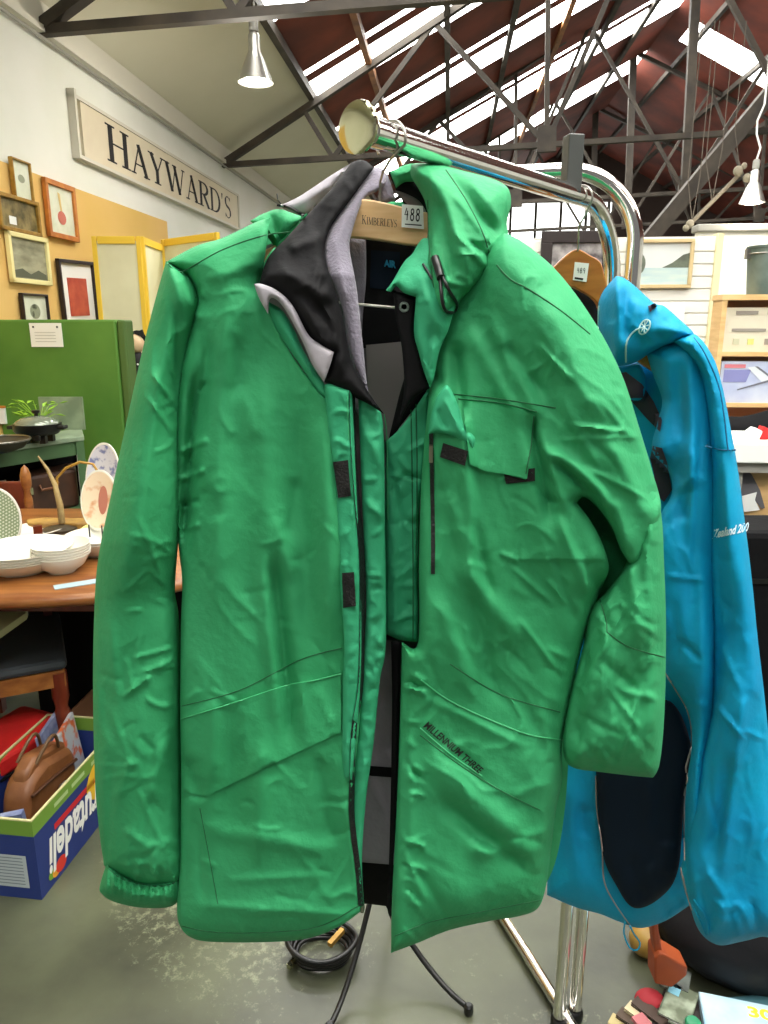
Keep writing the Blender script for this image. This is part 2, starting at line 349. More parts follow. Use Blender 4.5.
picture('framed_picture', 'small emblem print in a black frame, partly hidden by the green cupboard', 4.74, 5.06, 1.40, 1.70, M['darkf'], pale, fw=.014, marks=[('emblem', ell(.5,.62,.2,.16), sketch), ('emblem_detail', ell(.5,.72,.1,.06), dksk), ('emblem_detail', ell(.42,.56,.04,.07), dksk), ('emblem_detail', ell(.6,.56,.04,.07), dksk)])
picture('framed_picture', 'red picture with white mount in a dark frame, leaning at the cupboard top', 5.26, 5.80, 1.44, 1.96, M['darkf'], redart, mat_w=.1, fw=.025, mount=M['white'], tilt=.03)

# folding screen
t = thing('folding_screen', 'folding screen with yellow frames and cream panels by the mustard wall', 'screen', bw(-2.3, 5.9, 0), -YAW)
fp = [wb(P(97,300,5.5))[0:2], wb(P(146,300,5.5))[0:2], wb(P(166,300,6.1))[0:2], wb(P(222,300,5.6))[0:2]]
ht = [2.1, 2.1, 2.14]
for i in range(3):
    a = Vector((fp[i][0], fp[i][1], 0)); b = Vector((fp[i+1][0], fp[i+1][1], 0)); L = (b-a).length
    T = BM @ Matrix.Translation(a) @ Matrix.Rotation(math.atan2(b.y-a.y, b.x-a.x), 4, 'Z'); h = ht[i]
    fr = MB(T)
    for q in ((0,.04,.05,h),(L-.04,L,.05,h),(.04,L-.04,h-.05,h),(.04,L-.04,.05,.12),(.04,L-.04,.95,1.0)): fr.box(q[0]+.004, q[1]-.004, -.015, .015, q[2], q[3])
    f = fr.build('screen_frame', M['yellow'], t, bevel=.003)
    MB(T).box(.03, L-.03, -.004, .004, .1, h-.03).build('cream_panel', M['cream'], f)
# pendant lamps
def pendant(label, X, Y, zb, s, glow=True):
    t = thing('pendant_lamp', label, 'lamp', bw(X, Y, zb), -YAW)
    c = bw(X, Y, zb); z = zb
    MB().lathe([(.105*s,0),(.1*s,.01),(.06*s,.1*s+.02),(.035*s,.17*s),(.034*s,.25*s),(.02*s,.27*s)], c).build('lamp_shade', M['lampm'], t, smooth=40)
    MB().lathe([(.001,-.012*s),(.06*s,-.008*s),(.098*s,.004),(.09*s,.02),(.001,.02)], c).build('bulb', M['lampg'], t, smooth=60)
    MB().lathe([(.028*s,.27*s),(.028*s,.33*s),(.02*s,.345*s),(.001,.35*s)], c).build('lamp_holder', M['conduit'], t, smooth=40)
    return t, c
t, c = pendant('lit silver pendant lamp hanging before the pale lined ceiling', -1.47, 6.0, 3.24, 1.25)
MB().tube([c+Vector((0,0,.43)), c+Vector((.01,0,.5)), c+Vector((-.01,0,.75)), bw(-1.47,6,rz(-1.47))], .008, 8).build('cord', M['conduit'], t, smooth=60)
t, c = pendant('lit white pendant lamp on a looping cord at the right', 2.0, 5.5, 2.29, .78)
MB().tube([c+Vector(p) for p in ((0,0,.27),(.015,0,.34),(-.02,0,.42),(-.025,0,.5),(.01,0,.6),(.0,0,1.2))]+[bw(2.0,5.42,3.5)], .007, 8).build('cord', M['white'], t, smooth=60)
for X, Y, z, e in ((-1.47,6,3.2,60),(2.0,5.5,2.26,12)):
    l = bpy.data.lights.new('lamp_light','POINT'); l.energy = e; l.shadow_soft_size = .08; l.color = (1,.93,.8); o = bpy.data.objects.new('lamp_light', l); C.objects.link(o); o.location = bw(X,Y,z)
# hanging rail pole with knotted cloth ends
t = thing('hanging_pole', 'pale wooden pole slung on strings with knotted ends, below the brace', 'pole', bw(1.75,5.5,2.17), -YAW)
a = P(692,222,5.6); b = P(742,172,5.6)
MB().tube([a, b], .014, 10).build('pole', mat('grey_wood',(112,102,86),.8), t, smooth=60)
strg = mat('grey_string',(96,88,78),.9); rope = mat('pale_rope', (138,130,112), .9, bump=.4, bsc=60)
for q in ((690,224,.035),(686,228,.028),(697,229,.026),(738,171,.04),(747,178,.035),(744,166,.026)): MB().sphere(P(q[0],q[1],5.58), q[2]*.8, 8, (1,1,1.1)).build('knot', rope, t, smooth=80)
for q in ((692,222,688,180),(692,222,700,176),(712,202,706,160),(712,202,722,150),(740,172,735,130)): MB().tube([P(q[0],q[1],5.6), P(q[2],q[3],5.6), bw(wb(P(q[2],q[3],5.6)).x, wb(P(q[2],q[3],5.6)).y, 3.47)], .003, 6).build('string', strg, t)

# ================================================================= GREEN CUPBOARD, BENCH
T = BM
t = thing('green_cupboard', 'tall green painted cupboard standing against the left wall', 'cupboard', bw(-2.35,4.5,0), -YAW)
MB(BM).box(-2.78, -1.985, 4.4, 4.53, 0, 1.53).build('body', M['green_ply'], t, bevel=.012)
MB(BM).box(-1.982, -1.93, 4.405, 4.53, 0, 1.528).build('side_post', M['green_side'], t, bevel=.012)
t = thing('paper_notice', 'white paper notice pinned to the top of the green cupboard', 'notice', P(46,344,4.35))
q0 = wb(P(29,344,4.54)); 
MB(BM).box(-2.52, -2.32, 4.393, 4.398, 1.37, 1.51).build('sheet', M['white'], t)
for x in (-2.495, -2.345): MB(BM).sphere((x,4.391,1.487), .006, 6).build('pin', M['ink'], t)
tx = mat('faint_print', (178,180,176), .7); mb = MB(BM)
for i in range(4): mb.box(-2.49, -2.36, 4.391, 4.393, 1.40+i*.018, 1.403+i*.018)
mb.build('print_lines', tx, t)
ba = PZ(0,448,.9); bb_ = PZ(84,436,.9); bu = (bb_-ba).normalized()
TB = Matrix(((bu.x,-.40,0,bb_.x),(bu.y,.92,0,bb_.y),(0,0,1,0),(0,0,0,1)))
t = thing('bench', 'sage topped bench with dark green apron in front of the green cupboard', 'bench', (bb_.x,bb_.y,0))
MB(TB).box(-1.0, 0, 0, .36, .875, .9).build('worktop', M['sage'], t, bevel=.004)
_y = bb_.y+.26; MB().box(P(40,415,_y).x, P(83.5,415,_y).x, _y, _y+.015, .9, P(60,397,_y).z).build('splash_panel', M['sage'], t)
MB(TB).box(-.98,-.01,.33,.345,0,.87).build('back_panel', M['blackc'], t)  # added black board, stands in for the shade under the bench
MB(TB).box(-.98, -.01, .015, .035, .80, .875).build('apron', M['dkgreen'], t)
MB(TB).box(-.98, -.01, .02, .34, .44, .50).build('shelf', M['dkgreen'], t)
for x, y in ((-.03,.03),(-.95,.03),(-.03,.33),(-.95,.33)): MB(TB).box(x-.025, x+.025, y-.025, y+.025, 0, .875).build('leg', M['conduit'] if x > -.1 and y > .1 else M['dkgreen'], t)
t = thing('suitcase', 'old brown suitcase on the shelf under the bench', 'suitcase', TB @ Vector((-.25,.15,.5)))
MB(TB).box(-.42, -.07, .06, .29, .501, .72).build('case', mat('brown_case',(72,44,28),.5,c2=(52,32,22),sc=9), t, bevel=.02)
MB(TB).box(-.37,-.34,.05,.06,.62,.66).build('lock', M['brass'], t)
MB(TB).tube([(-.3,.06,.66),(-.29,.03,.64),(-.2,.03,.64),(-.19,.06,.66)], .008, 8).build('handle', M['leather'], t, smooth=60)
t = thing('blue_crate', 'blue crate with white paper in it, left of the brown suitcase', 'crate', TB @ Vector((-.6,.15,.5)))
mb = MB(TB)
for b in ((-.8,-.46,.05,.3,.501,.52),(-.8,-.78,.05,.3,.52,.67),(-.48,-.46,.05,.3,.52,.67),(-.78,-.48,.05,.07,.52,.67),(-.78,-.48,.28,.3,.52,.67)): mb.box(*b)
mb.build('crate_body', mat('blue_plastic',(24,62,150),.4), t)
MB(TB).box(-.76,-.5,.09,.26,.525,.69).build('paper_stack', M['white'], t)
# electric frypan
pc = PZ(34,444,.9)+Vector((0,.06,0))
t = thing('electric_frypan', 'black electric frypan with a glass lid on the sage bench', 'frypan', pc)
R = .15
MB().lathe([(.07,.04),(.1,.045),(.118,.065),(.12,.1),(.114,.1),(.001,.08)], pc, sx=1, sy=1).build('pan', M['blackm'], t, smooth=40)
MB().lathe([(.11,.1),(.105,.11),(.08,.127),(.04,.137),(.001,.14)], pc).build('lid', mat('smoky_glass',(120,128,112),.08,.3), t, smooth=50)
MB().lathe([(.01,.138),(.01,.15),(.02,.156),(.02,.168),(.001,.172)], pc).build('knob', M['blackm'], t, smooth=40)
for sx in (-1, 1): MB(Matrix.Translation(pc)).box(sx*.13-.02, sx*.13+.02, -.03, .03, .07, .09).build('handle', M['blackm'], t, bevel=.006)
for a in (45,135,225,315): MB().beam(pc+Vector((.065*math.cos(math.radians(a)),.065*math.sin(math.radians(a)),.001)), pc+Vector((.065*math.cos(math.radians(a)),.065*math.sin(math.radians(a)),.045)), .03).build('foot', M['blackm'], t)
MB(Matrix.Translation(pc)).box(.02,.05,-.1,-.08,.02,.05).build('control_box', M['blackm'], t, bevel=.004)
# small plant behind
pc = PZ(24,440,.9)+Vector((-.02,.25,0)); pc.z = .9
t = thing('leafy_plant', 'bright green leafy sprig in a low pot behind the black frypan', 'plant', pc)
MB().lathe([(.035,0),(.05,.08),(.045,.08),(.001,.07)], pc).build('pot', M['sage'], t, smooth=40)
lf = mat('leaf_green', (140,188,50), .5); mb = MB()
for i in range(22):
    a = random.uniform(0, 2*PI); l = random.uniform(.06,.15); zz = random.uniform(.1,.19); c0 = pc+Vector((math.cos(a)*l, math.sin(a)*l*.5, zz)); d = Vector((math.cos(a),math.sin(a),random.uniform(-.3,.6))).normalized(); s_ = d.cross(Vector((0,0,1))).normalized()
    mb.tube([pc+Vector((0,0,.07)), c0-d*.01], .002, 5)
    mb.add([c0-d*.01, c0+d*.02+s_*.014+Vector((0,0,.006)), c0+d*.05, c0+d*.02-s_*.014+Vector((0,0,.006)), c0+d*.02-Vector((0,0,.003))], [(0,1,4),(1,2,4),(2,3,4),(3,0,4)])
mb.build('leaves', lf, t)
pc = PZ(2,424,.9)
t = thing('white_box', 'small white box with an orange lid edge at the far end of the bench', 'box', pc)
MB(Matrix.Translation(pc+Vector((-.02,.05,0)))).box(-.09,.05,-.06,.06,0,.1).build('carton', M['white'], t, bevel=.004)
MB(Matrix.Translation(pc+Vector((-.02,.05,0)))).box(-.093,.053,-.063,.063,.1,.112).build('lid_edge', M['orangef'], t)
pc = PZ(-2,452,.9)
t = thing('wok', 'dark round pan with a looped wire handle on the near end of the bench', 'pan', pc)
MB().lathe([(.06,0),(.12,.02),(.155,.06),(.15,.06),(.11,.025),(.001,.012)], pc).build('bowl', mat('dull_iron',(74,70,58),.4,.5), t, smooth=50)
MB().tube([pc+Vector((.15*math.cos(a),.15*math.sin(a),.06)) for a in [2*PI*i/28 for i in range(28)]], .005, 6, closed=True).build('rim', M['wire'], t, smooth=60)

# ================================================================= TABLE WITH CHINA
tc = Vector((-1.42, 2.5, 0)); ax, ay = .92, .54
t = thing('oval_table', 'polished honey wood table set out with white china', 'table', tc)
def sup(a, rx, ry, e=.62):
    c_, s_ = math.cos(a), math.sin(a); return (rx*abs(c_)**e*(1 if c_>0 else -1), ry*abs(s_)**e*(1 if s_>0 else -1))
mb = MB(); N = 72; rings = [(-.03,.715),(-.008,.715),(0,.722),(.002,.733),(-.004,.744),(-.016,.75)]
vs = []; fs = []
for d, z in rings:
    for i in range(N):
        x, y = sup(2*PI*i/N, ax+d, ay+d); vs.append((tc.x+x, tc.y+y, z))
for j in range(len(rings)-1):
    for i in range(N): fs.append((j*N+i, j*N+(i+1)%N, (j+1)*N+(i+1)%N, (j+1)*N+i))
fs += [tuple(range(N))[::-1], tuple((len(rings)-1)*N+i for i in range(N))]
mb.add(vs, fs).build('tabletop', M['wood'], t, smooth=50)
MB().box(tc.x-.62, tc.x+.62, tc.y-.33, tc.y+.33, .63, .715).build('apron', M['wood_red'], t)
for sx in (-1,1):
    for sy in (-1,1):
        MB().lathe([(.02,0),(.03,.03),(.022,.06),(.03,.2),(.036,.4),(.024,.44),(.034,.47),(.036,.63)], (tc.x+sx*.6, tc.y+sy*.3, 0), 16).build('leg', M['wood_red'], t, smooth=40)
def bowl_(name, label, cat, p, r, h, m, foot=.45, rim=.004, group=None, parts=True):
    prof = [(r*foot,0),(r*(foot+.03),.005),(r*.78,h*.4),(r*.95,h*.85),(r,h),(r-rim,h),(r*.9,h*.8),(r*.7,h*.4),(r*.3,.012),(.001,.01)]
    o = MB().lathe(prof, p, 40).build(name, m, smooth=45); tag(o, label, cat, group); return o
TZ = .7505
def at_table(x, y): v = PZ(x, y, TZ); return v
# stack of five small bowls
pb = at_table(54, 578); pb.y += .065; m_ = M['china']
lb = ['lowest of the five small stacked white bowls at the table edge','second from the bottom in the stack of small white bowls','middle one of the five small stacked white bowls','fourth one up in the stack of small white bowls','top one of the small stacked white bowls, open and empty']
first = None
for i in range(5):
    if first is None: first = bowl_('white_bowl', lb[0], 'bowl', pb, .088, .058, m_, group='small white bowls stacked at the table edge'); o = first
    else: o = first.copy(); C.objects.link(o)
    o.location = (pb.x+random.uniform(-.002,.002), pb.y, TZ+i*.0085); o['label'] = lb[i]
pb = at_table(8, 580); pb.y += .10
lb = ['bottom one of the four wide white dishes stacked at left on the table','second from the bottom among the stacked wide white dishes','third up among the stacked wide white dishes','topmost of the stacked wide white dishes, broad and shallow']
first = None
for i in range(4):
    if first is None: first = bowl_('white_dish', lb[0], 'dish', pb, .145, .05, m_, foot=.55, group='wide white dishes stacked at left on the table'); o = first
    else: o = first.copy(); C.objects.link(o)
    o.location = (pb.x+i*.003, pb.y, TZ+i*.0085); o['label'] = lb[i]
pb = at_table(92, 560); pb.y += .08
lb = ['lower of two white serving bowls beside the green jacket sleeve','upper of two white serving bowls beside the green jacket sleeve']
for i in range(2):
    o = bowl_('serving_bowl', lb[i], 'bowl', pb+Vector((0,0,i*.01)), .115, .055, m_, foot=.5)
pb = at_table(36, 533)
o = MB().lathe([(.05,0),(.055,.004),(.095,.014),(.1,.018),(.094,.018),(.05,.007),(.001,.006)], pb, 40).build('saucer', m_, smooth=50); tag(o, 'flat white saucer lying beside the leaning woven pattern plate', 'saucer')
# leaning woven pattern plate
def leaning(name, label, cx, cy, Yd, rx, rz_, tilt, yaw, rimm, facem, extra=None, thick=.014, stand=True):
    c = P(cx, cy, Yd); T = Matrix.Translation(c) @ Matrix.Rotation(yaw, 4, 'Z') @ Matrix.Rotation(PI/2-tilt, 4, 'X')
    zmin = c.z-rz_*math.cos(tilt)
    t = thing(name, label, 'plate', (c.x, c.y, zmin))
    MB().lathe([(.55,-thick),(.6,-.008),(1,.004),(1,.008),(.97,.009),(.66,-.002),(.001,-.003)], n=48, T=T @ Matrix.Diagonal((rx,rz_,1,1))).build('plate_body', rimm, t, smooth=50)
    MB().lathe([(.66,-.0015),(.93,.0072),(.935,.0082),(.92,.0078),(.655,-.0006),(.001,-.0012)], n=48, T=T @ Matrix.Diagonal((rx,rz_,1,1))).build('patterned_face', facem, t, smooth=50)
    if extra: extra(T, t)
    if stand:
        w = MB()
        for s in (-1,1):
            b0 = T @ Vector((s*rx*.35, -rz_*.93, .022)); b1 = T @ Vector((s*rx*.35, -rz_*1.0, -.004)); b2 = Vector((b1.x, b1.y+.09, TZ+.004)); b3 = T @ Vector((s*rx*.2, rz_*.3, -.02))
            w.tube([b0+Vector((0,0,.012)), Vector((b0.x,b0.y,TZ+.004)), Vector((b1.x,b1.y,TZ+.004)), b2, b3], .0025, 6)
        w.build('wire_stand', M['blackm'], t)
    return t
def weave(base, line, sc=60):
    m = mat('woven_pattern', base, .25); nt = m.node_tree; n = nt.nodes; L = nt.links
    tc_ = n.new('ShaderNodeTexCoord'); ch = n.new('ShaderNodeTexBrick'); ch.inputs['Scale'].default_value = sc; ch.inputs['Color1'].default_value = lin(base)+(1,); ch.inputs['Color2'].default_value = lin(base)+(1,); ch.inputs['Mortar'].default_value = lin(line)+(1,)
    ch.inputs['Mortar Size'].default_value = .12; ch.inputs['Row Height'].default_value = .45
    mp = n.new('ShaderNodeMapping'); mp.inputs['Rotation'].default_value = (PI/2,0,.5); L.new(tc_.outputs['Object'], mp.inputs[0]); L.new(mp.outputs[0], ch.inputs['Vector']); L.new(ch.outputs[0], n['Principled BSDF'].inputs['Base Color']); return m
leaning('patterned_plate', 'green and white woven pattern plate leaning upright behind the dishes', -7, 522, 2.45, .095, .12, .25, .15, M['china'], weave((206,212,188),(134,150,116), 45))
blue_face = mat('blue_floral_glaze', (206,208,220), .25, c2=(120,130,176), sc=34, lo=.5, hi=.62)
leaning('oval_platter', 'blue and white oval platter propped at the back of the table', 104, 478, 2.78, .078, .135, .2, -.3, M['china'], blue_face)
flor = mat('cream_floral_glaze', (228,206,176), .25, c2=(206,150,110), sc=24, lo=.5, hi=.66)
def bird(T, t):
    mb = MB(); n = 16
    vs = [T @ Vector((.012+.018*math.cos(2*PI*i/n)*1.0, .0+.05*math.sin(2*PI*i/n), .001)) for i in range(n)]
    mb.add(vs, [tuple(range(n))]).build('painted_figure', mat('faded_red',(176,108,88),.3), t, fix=False)
leaning('oval_platter', 'cream floral platter leaning in front of the blue and white one', 100, 500, 2.5, .07, .105, .22, -.2, M['china'], flor, bird)
# yellow cloth, paper strip
pb = at_table(93, 535)
o = MB(Matrix.Translation(pb)).prism([(-.07,0),(.09,0),(.085,.03),(.03,.045),(-.02,.03),(-.06,.015)], .12).build('yellow_cloth', mat('lemon_cloth',(222,216,130),.9), smooth=30, bevel=.004); tag(o, 'folded lemon yellow cloth between the bowls and the floral platter', 'cloth')
a = at_table(54,588); b = at_table(98,581)
mb = MB(); d = (b-a).normalized(); s_ = Vector((-d.y,d.x,0))*.02
mb.add([a-s_,b-s_,b+s_,a+s_]+[p+Vector((0,0,.002)) for p in (a-s_,b-s_,b+s_,a+s_)], [(0,3,2,1),(4,5,6,7),(0,1,5,4),(1,2,6,5),(2,3,7,6),(3,0,4,7)])
tag(mb.build('paper_strip', mat('blue_grey_paper',(150,172,180),.7)), 'pale blue paper strip at the front edge of the table', 'paper')
# driftwood ornament
pb = at_table(40, 527)
t = thing('driftwood_ornament', 'branching driftwood ornament with a brass hoop on a flat wooden slab', 'ornament', pb)
mb = MB(); out = [(-.03,-.03),(.04,-.045),(.1,-.03),(.16,-.045),(.24,-.02),(.25,.02),(.17,.05),(.08,.04),(.0,.06),(-.06,.02)]
mb.add([pb+Vector((x,y,0)) for x,y in out]+[pb+Vector((x,y,.025)) for x,y in out], [tuple(range(10))[::-1], tuple(range(10,20))]+[(i,(i+1)%10,(i+1)%10+10,i+10) for i in range(10)])
mb.build('slab', mat('olive_wood',(176,140,70),.45,c2=(140,104,48),sc=18), t, bevel=.005)
Yp = at_table(61,527).y
dw = mat('dry_branch',(170,148,96),.6,c2=(116,92,56),sc=20)
MB().tube([P(62,523,Yp-.03),P(60,505,Yp-.03),P(55,485,Yp-.02),P(48,470,Yp),P(38,456,Yp)], [.012,.012,.009,.006,.003], 10).build('branch', dw, t, smooth=60)
MB().tube([P(57,492,Yp-.02),P(57,478,Yp),P(66,468,Yp),P(80,462,Yp),P(93,464,Yp),P(100,475,Yp),P(102,486,Yp)], [.005]*6+[.004], 8).build('hoop', M['gold'], t, smooth=60)
MB().lathe([(.06,.0),(.06,.008),(.03,.014),(.001,.016)], P(60,529,Yp-.06)-Vector((0,0,.004)), 24).build('base_disc', mat('dark_base',(52,44,32),.4), t, smooth=40)

# chair behind the table (post and rail seen), seat chair below
def post(name, p, h, m, par, r=.022): return MB().lathe([(r*.8,0),(r,.05),(r*.8,.1),(r*.9,h*.5),(r*.7,h*.52),(r*1.1,h*.56),(r*.7,h*.6),(r*.9,h*.84),(r*.6,h*.88),(r*1.05,h*.91),(r*1.1,h*.955),(r*.7,h*.985),(.001,h)], p, 16).build(name, m, par, smooth=40)
pp = P(24, 465, 3.05); cz = pp.z
t = thing('wooden_chair', 'red brown wooden chair with turned posts at the far side of the table', 'chair', (pp.x-.2, pp.y, 0))
post('back_post', (pp.x, pp.y, 0), cz, M['wood'], t, .02); post('back_post', (pp.x-.4, pp.y, 0), cz, M['wood'], t, .02)
MB().box(pp.x-.39, pp.x-.01, pp.y-.012, pp.y+.012, cz-.2, cz-.07).build('top_rail', M['wood_red'], t, bevel=.008)
MB().box(pp.x-.39, pp.x-.01, pp.y-.4, pp.y, .42, .45).build('seat', M['wood_red'], t, bevel=.008)
for x in (pp.x-.37, pp.x-.03): MB().beam((x,pp.y-.37,0),(x,pp.y-.37,.42), .035).build('leg', M['wood_red'], t)
c0 = PZ(66,654,.46); 
t = thing('padded_chair', 'wooden chair with a dark grey padded seat pushed under the table', 'chair', (c0.x-.25,c0.y+.1,0))
T = Matrix.Translation(Vector((c0.x,c0.y,0))) @ Matrix.Rotation(.45,4,'Z')
MB(T).box(-.5,.0,-.06,.42,.43,.465).build('seat', M['greyc'], t, bevel=.02)
MB(T).box(-.5,-.01,-.055,-.03,.375,.43).build('seat_rail', M['wood'], t); MB(T).box(-.035,-.012,-.03,.4,.375,.43).build('seat_rail', M['wood_red'], t)
for x, y in ((-.03,-.035),(-.47,-.035),(-.03,.38),(-.47,.38)):
    MB(T).lathe([(.014,0),(.02,.06),(.026,.12),(.018,.14),(.026,.17),(.024,.28),(.018,.3),(.026,.33),(.026,.42)], (x,y,0), 14).build('leg', M['wood_red'], t, smooth=40)
MB(T).box(-.47,-.03,.37,.39,.6,.72).build('back_rail', M['wood_red'], t, bevel=.006)
for x in (-.46,-.04): MB(T).beam((x,.38,.42),(x,.40,.80), .03).build('back_post', M['wood_red'], t)
# white board corner at the left edge
a = PZ(25,612,.63)
T = Matrix.Translation(Vector((a.x,a.y,.63))) @ Matrix.Rotation(.35,4,'Z')

tp = [PZ(x,y,.6) for x,y in ((-60,604),(27,610),(26,613),(-4,634),(-60,668))]; lo_ = [p-Vector((0,0,.022)) for p in tp]
t = thing('side_table', 'pale topped low side table poking in at the left edge below the china', 'table', (tp[0].x+.03,tp[0].y-.1,0))
MB().add(tp+lo_, [tuple(range(5)),tuple(range(9,4,-1))]+[(i,i+5,(i+1)%5+5,(i+1)%5) for i in range(5)]).build('top', mat('pale_laminate',(196,196,150),.5), t)
q = PZ(-50,640,.57); MB().beam((q.x,q.y,.02),(q.x,q.y,.578),.04).build('column', M['blackm'], t); MB().lathe([(.11,0),(.11,.012),(.03,.025),(.001,.03)],(q.x,q.y,0),24).build('foot', M['blackm'], t, smooth=40)

# ================================================================= RED BAG, FRUIT BOX, HANDBAG
corner = PZ(42, 900, 0); ra = PZ(101, 823, 0); u = (ra-corner).normalized(); v = Vector((-u.y,u.x,0))
ang = math.atan2(u.y,u.x); Lr = .52; Ll = .27; hb = .245
T = Matrix.Translation(corner) @ Matrix.Rotation(ang,4,'Z')
t = thing('fruit_box', 'open blue and green fruit box with upside down lettering, on the floor', 'box', corner, ang)
blue = mat('box_blue', (28,48,112), .6); bgreen = mat('box_green', (104,142,48), .6)
sd = [(0,Lr,0,.006),(0,Lr,Ll-.006,Ll),(0,.006,.006,Ll-.006),(Lr-.006,Lr,.006,Ll-.006)]
mb = MB(T)
for a in sd: mb.box(a[0],a[1],a[2],a[3],0,hb*.80)
mb.box(.006,Lr-.006,.006,Ll-.006,0,.006); mb.build('lower_walls', blue, t)
mb = MB(T)
for a in sd: mb.box(a[0],a[1],a[2],a[3],hb*.80,hb-.004)
mb.build('upper_band', bgreen, t)
mb = MB(T)
for a in sd: mb.box(a[0],a[1],a[2],a[3],hb-.004,hb)
mb.build('rim', mat('raw_card',(196,190,140),.8), t)
def fm(x0,x1,z0,z1,off=-.0015): return lambda a,b: T @ Vector((x1+(x0-x1)*a, off, z1+(z0-z1)*b))       # upside down on the long side
text_on('brand_lettering', 'Frutadeli', fm(.045,.36,.035,.145), mat('box_white',(232,232,228),.6), t, shear=.3, bold=.03)
mb = MB(T); mb.quad((.09,-.001,.150),(.37,-.001,.150),(.37,-.001,.168),(.09,-.001,.168)); mb.build('red_band', mat('box_red',(190,30,36),.6), t, fix=False)
text_on('band_lettering', 'FRESH PRODUCE', fm(.11,.35,.154,.164,-.002), mat('band_pink',(226,170,170),.6), t) if 0 else None
for cx,cz,r,c in ((.10,.035,.022,(206,52,36)),(.075,.03,.016,(216,150,40)),(.055,.035,.014,(110,150,40))):
    mb = MB(T); n=20; mb.add([(cx+r*math.cos(2*PI*i/n)*1.2,-.0012-cx*.002,cz+r*math.sin(2*PI*i/n)) for i in range(n)],[tuple(range(n))]); mb.build('fruit_print', mat('print',c,.6), t, fix=False)
mb = MB(T); mb.add([(.40+.14*math.cos(a)*1,-.001,.15+.075*math.sin(a)) for a in [2*PI*i/24 for i in range(24)]],[tuple(range(24))]); mb.build('yellow_patch', mat('print_yellow',(224,180,40),.6), t, fix=False)
mb = MB(T); mb.quad((-.001,.10,.03),(-.001,.30,.03),(-.001,.30,.14),(-.001,.10,.14)) if 0 else mb.quad((-.001,.03,.035),(-.001,.20,.035),(-.001,.20,.135),(-.001,.03,.135)); mb.build('data_label', mat('label_grey',(176,186,190),.7), t, fix=False)
mb = MB(T)
for i in range(9):
    mb.quad((-.002,.04,.045+i*.01),(-.002,.17+.02*math.sin(i*3),.045+i*.01),(-.002,.17+.02*math.sin(i*3),.048+i*.01),(-.002,.04,.048+i*.01))
mb.build('label_lines', mat('label_text',(120,128,134),.7), t, fix=False)
mb = MB(T); mb.quad((-.001,.17,.165),(-.001,.25,.165),(-.001,.25,.19),(-.001,.17,.19)); mb.build('hand_hole', M['ink'], t, fix=False)
bmk = mat('band_mark',(168,192,132),.7)
for x0 in (.10,.19,.30): MB(T).quad((x0,-.001,.212),(x0+.07,-.001,.212),(x0+.07,-.001,.224),(x0,-.001,.224)).build('band_mark', bmk, t, fix=False)
# handbag standing in the box
t = thing('handbag', 'tan brown handbag with short handles standing in the fruit box', 'bag', T @ Vector((.2,.17,.01)), ang)
T2 = T @ Matrix.Translation(Vector((.21,.12,.035))) @ Matrix.Rotation(.12,4,'Y') @ Matrix.Scale(.82,4)
prof = [(-.15,0),(.15,0),(.165,.12),(.15,.235),(.125,.28),(.02,.29),(-.03,.30),(-.12,.27),(-.155,.22),(-.165,.1)]
MB(T2).prism(prof, .1, Matrix.Translation(Vector((0,-.05,0)))).build('bag_body', M['leather'], t, smooth=40, bevel=.02)
MB(T2).prism([(-.13,.21),(.13,.21),(.12,.30),(.06,.315),(-.06,.33),(-.12,.29)], .06, Matrix.Translation(Vector((0,-.03,0)))).build('gathered_top', M['leather'], t, smooth=40, bevel=.012)
MB(T2).tube([(-.14,-.056,.22),(0,-.06,.228),(.14,-.056,.22)], .006, 8).build('strap_band', mat('dark_leather',(74,44,26),.5), t, smooth=60)
for y in (-.03,.04): MB(T2).tube([(-.07,y,.30)]+[(-.07+.14*i/10, y-.02*math.sin(PI*i/10), .30+.075*math.sin(PI*i/10)) for i in range(1,10)]+[(.07,y,.30)], .006, 8).build('handle', mat('handle_leather',(96,70,44),.5), t, smooth=60)
for x in (.03,.05): MB(T2).sphere((x,-.062,.17),.012,8).build('clasp', M['wire'], t)
# magazines in the box
mg = mat('magazine_cover', (186,190,196), .4, c2=(204,96,46), sc=22, lo=.52, hi=.6); mg2 = mat('magazine_blue',(150,160,186),.4,c2=(90,100,140),sc=24)
for i, (x, y, r, m_, l) in enumerate(((.40,.11,.25,mg,'glossy magazine with an orange splash standing in the fruit box'),(.42,.17,.2,mg2,'blue grey magazine behind the orange splashed one in the fruit box'),(.04,.14,.3,mg2,'pale magazine tucked in the near end of the fruit box'))):
    t_ = T @ Matrix.Translation(Vector((x,y,.012))) @ Matrix.Rotation(r,4,'Z') @ Matrix.Rotation(-.12,4,'X')
    q = MB(t_).box(-.012 if i==2 else -.09,.012 if i==2 else .10,-.006 if i<2 else -.1,.006 if i<2 else .1,0,.265 if i<2 else .2).build('magazine', m_); tag(q, l, 'magazine')
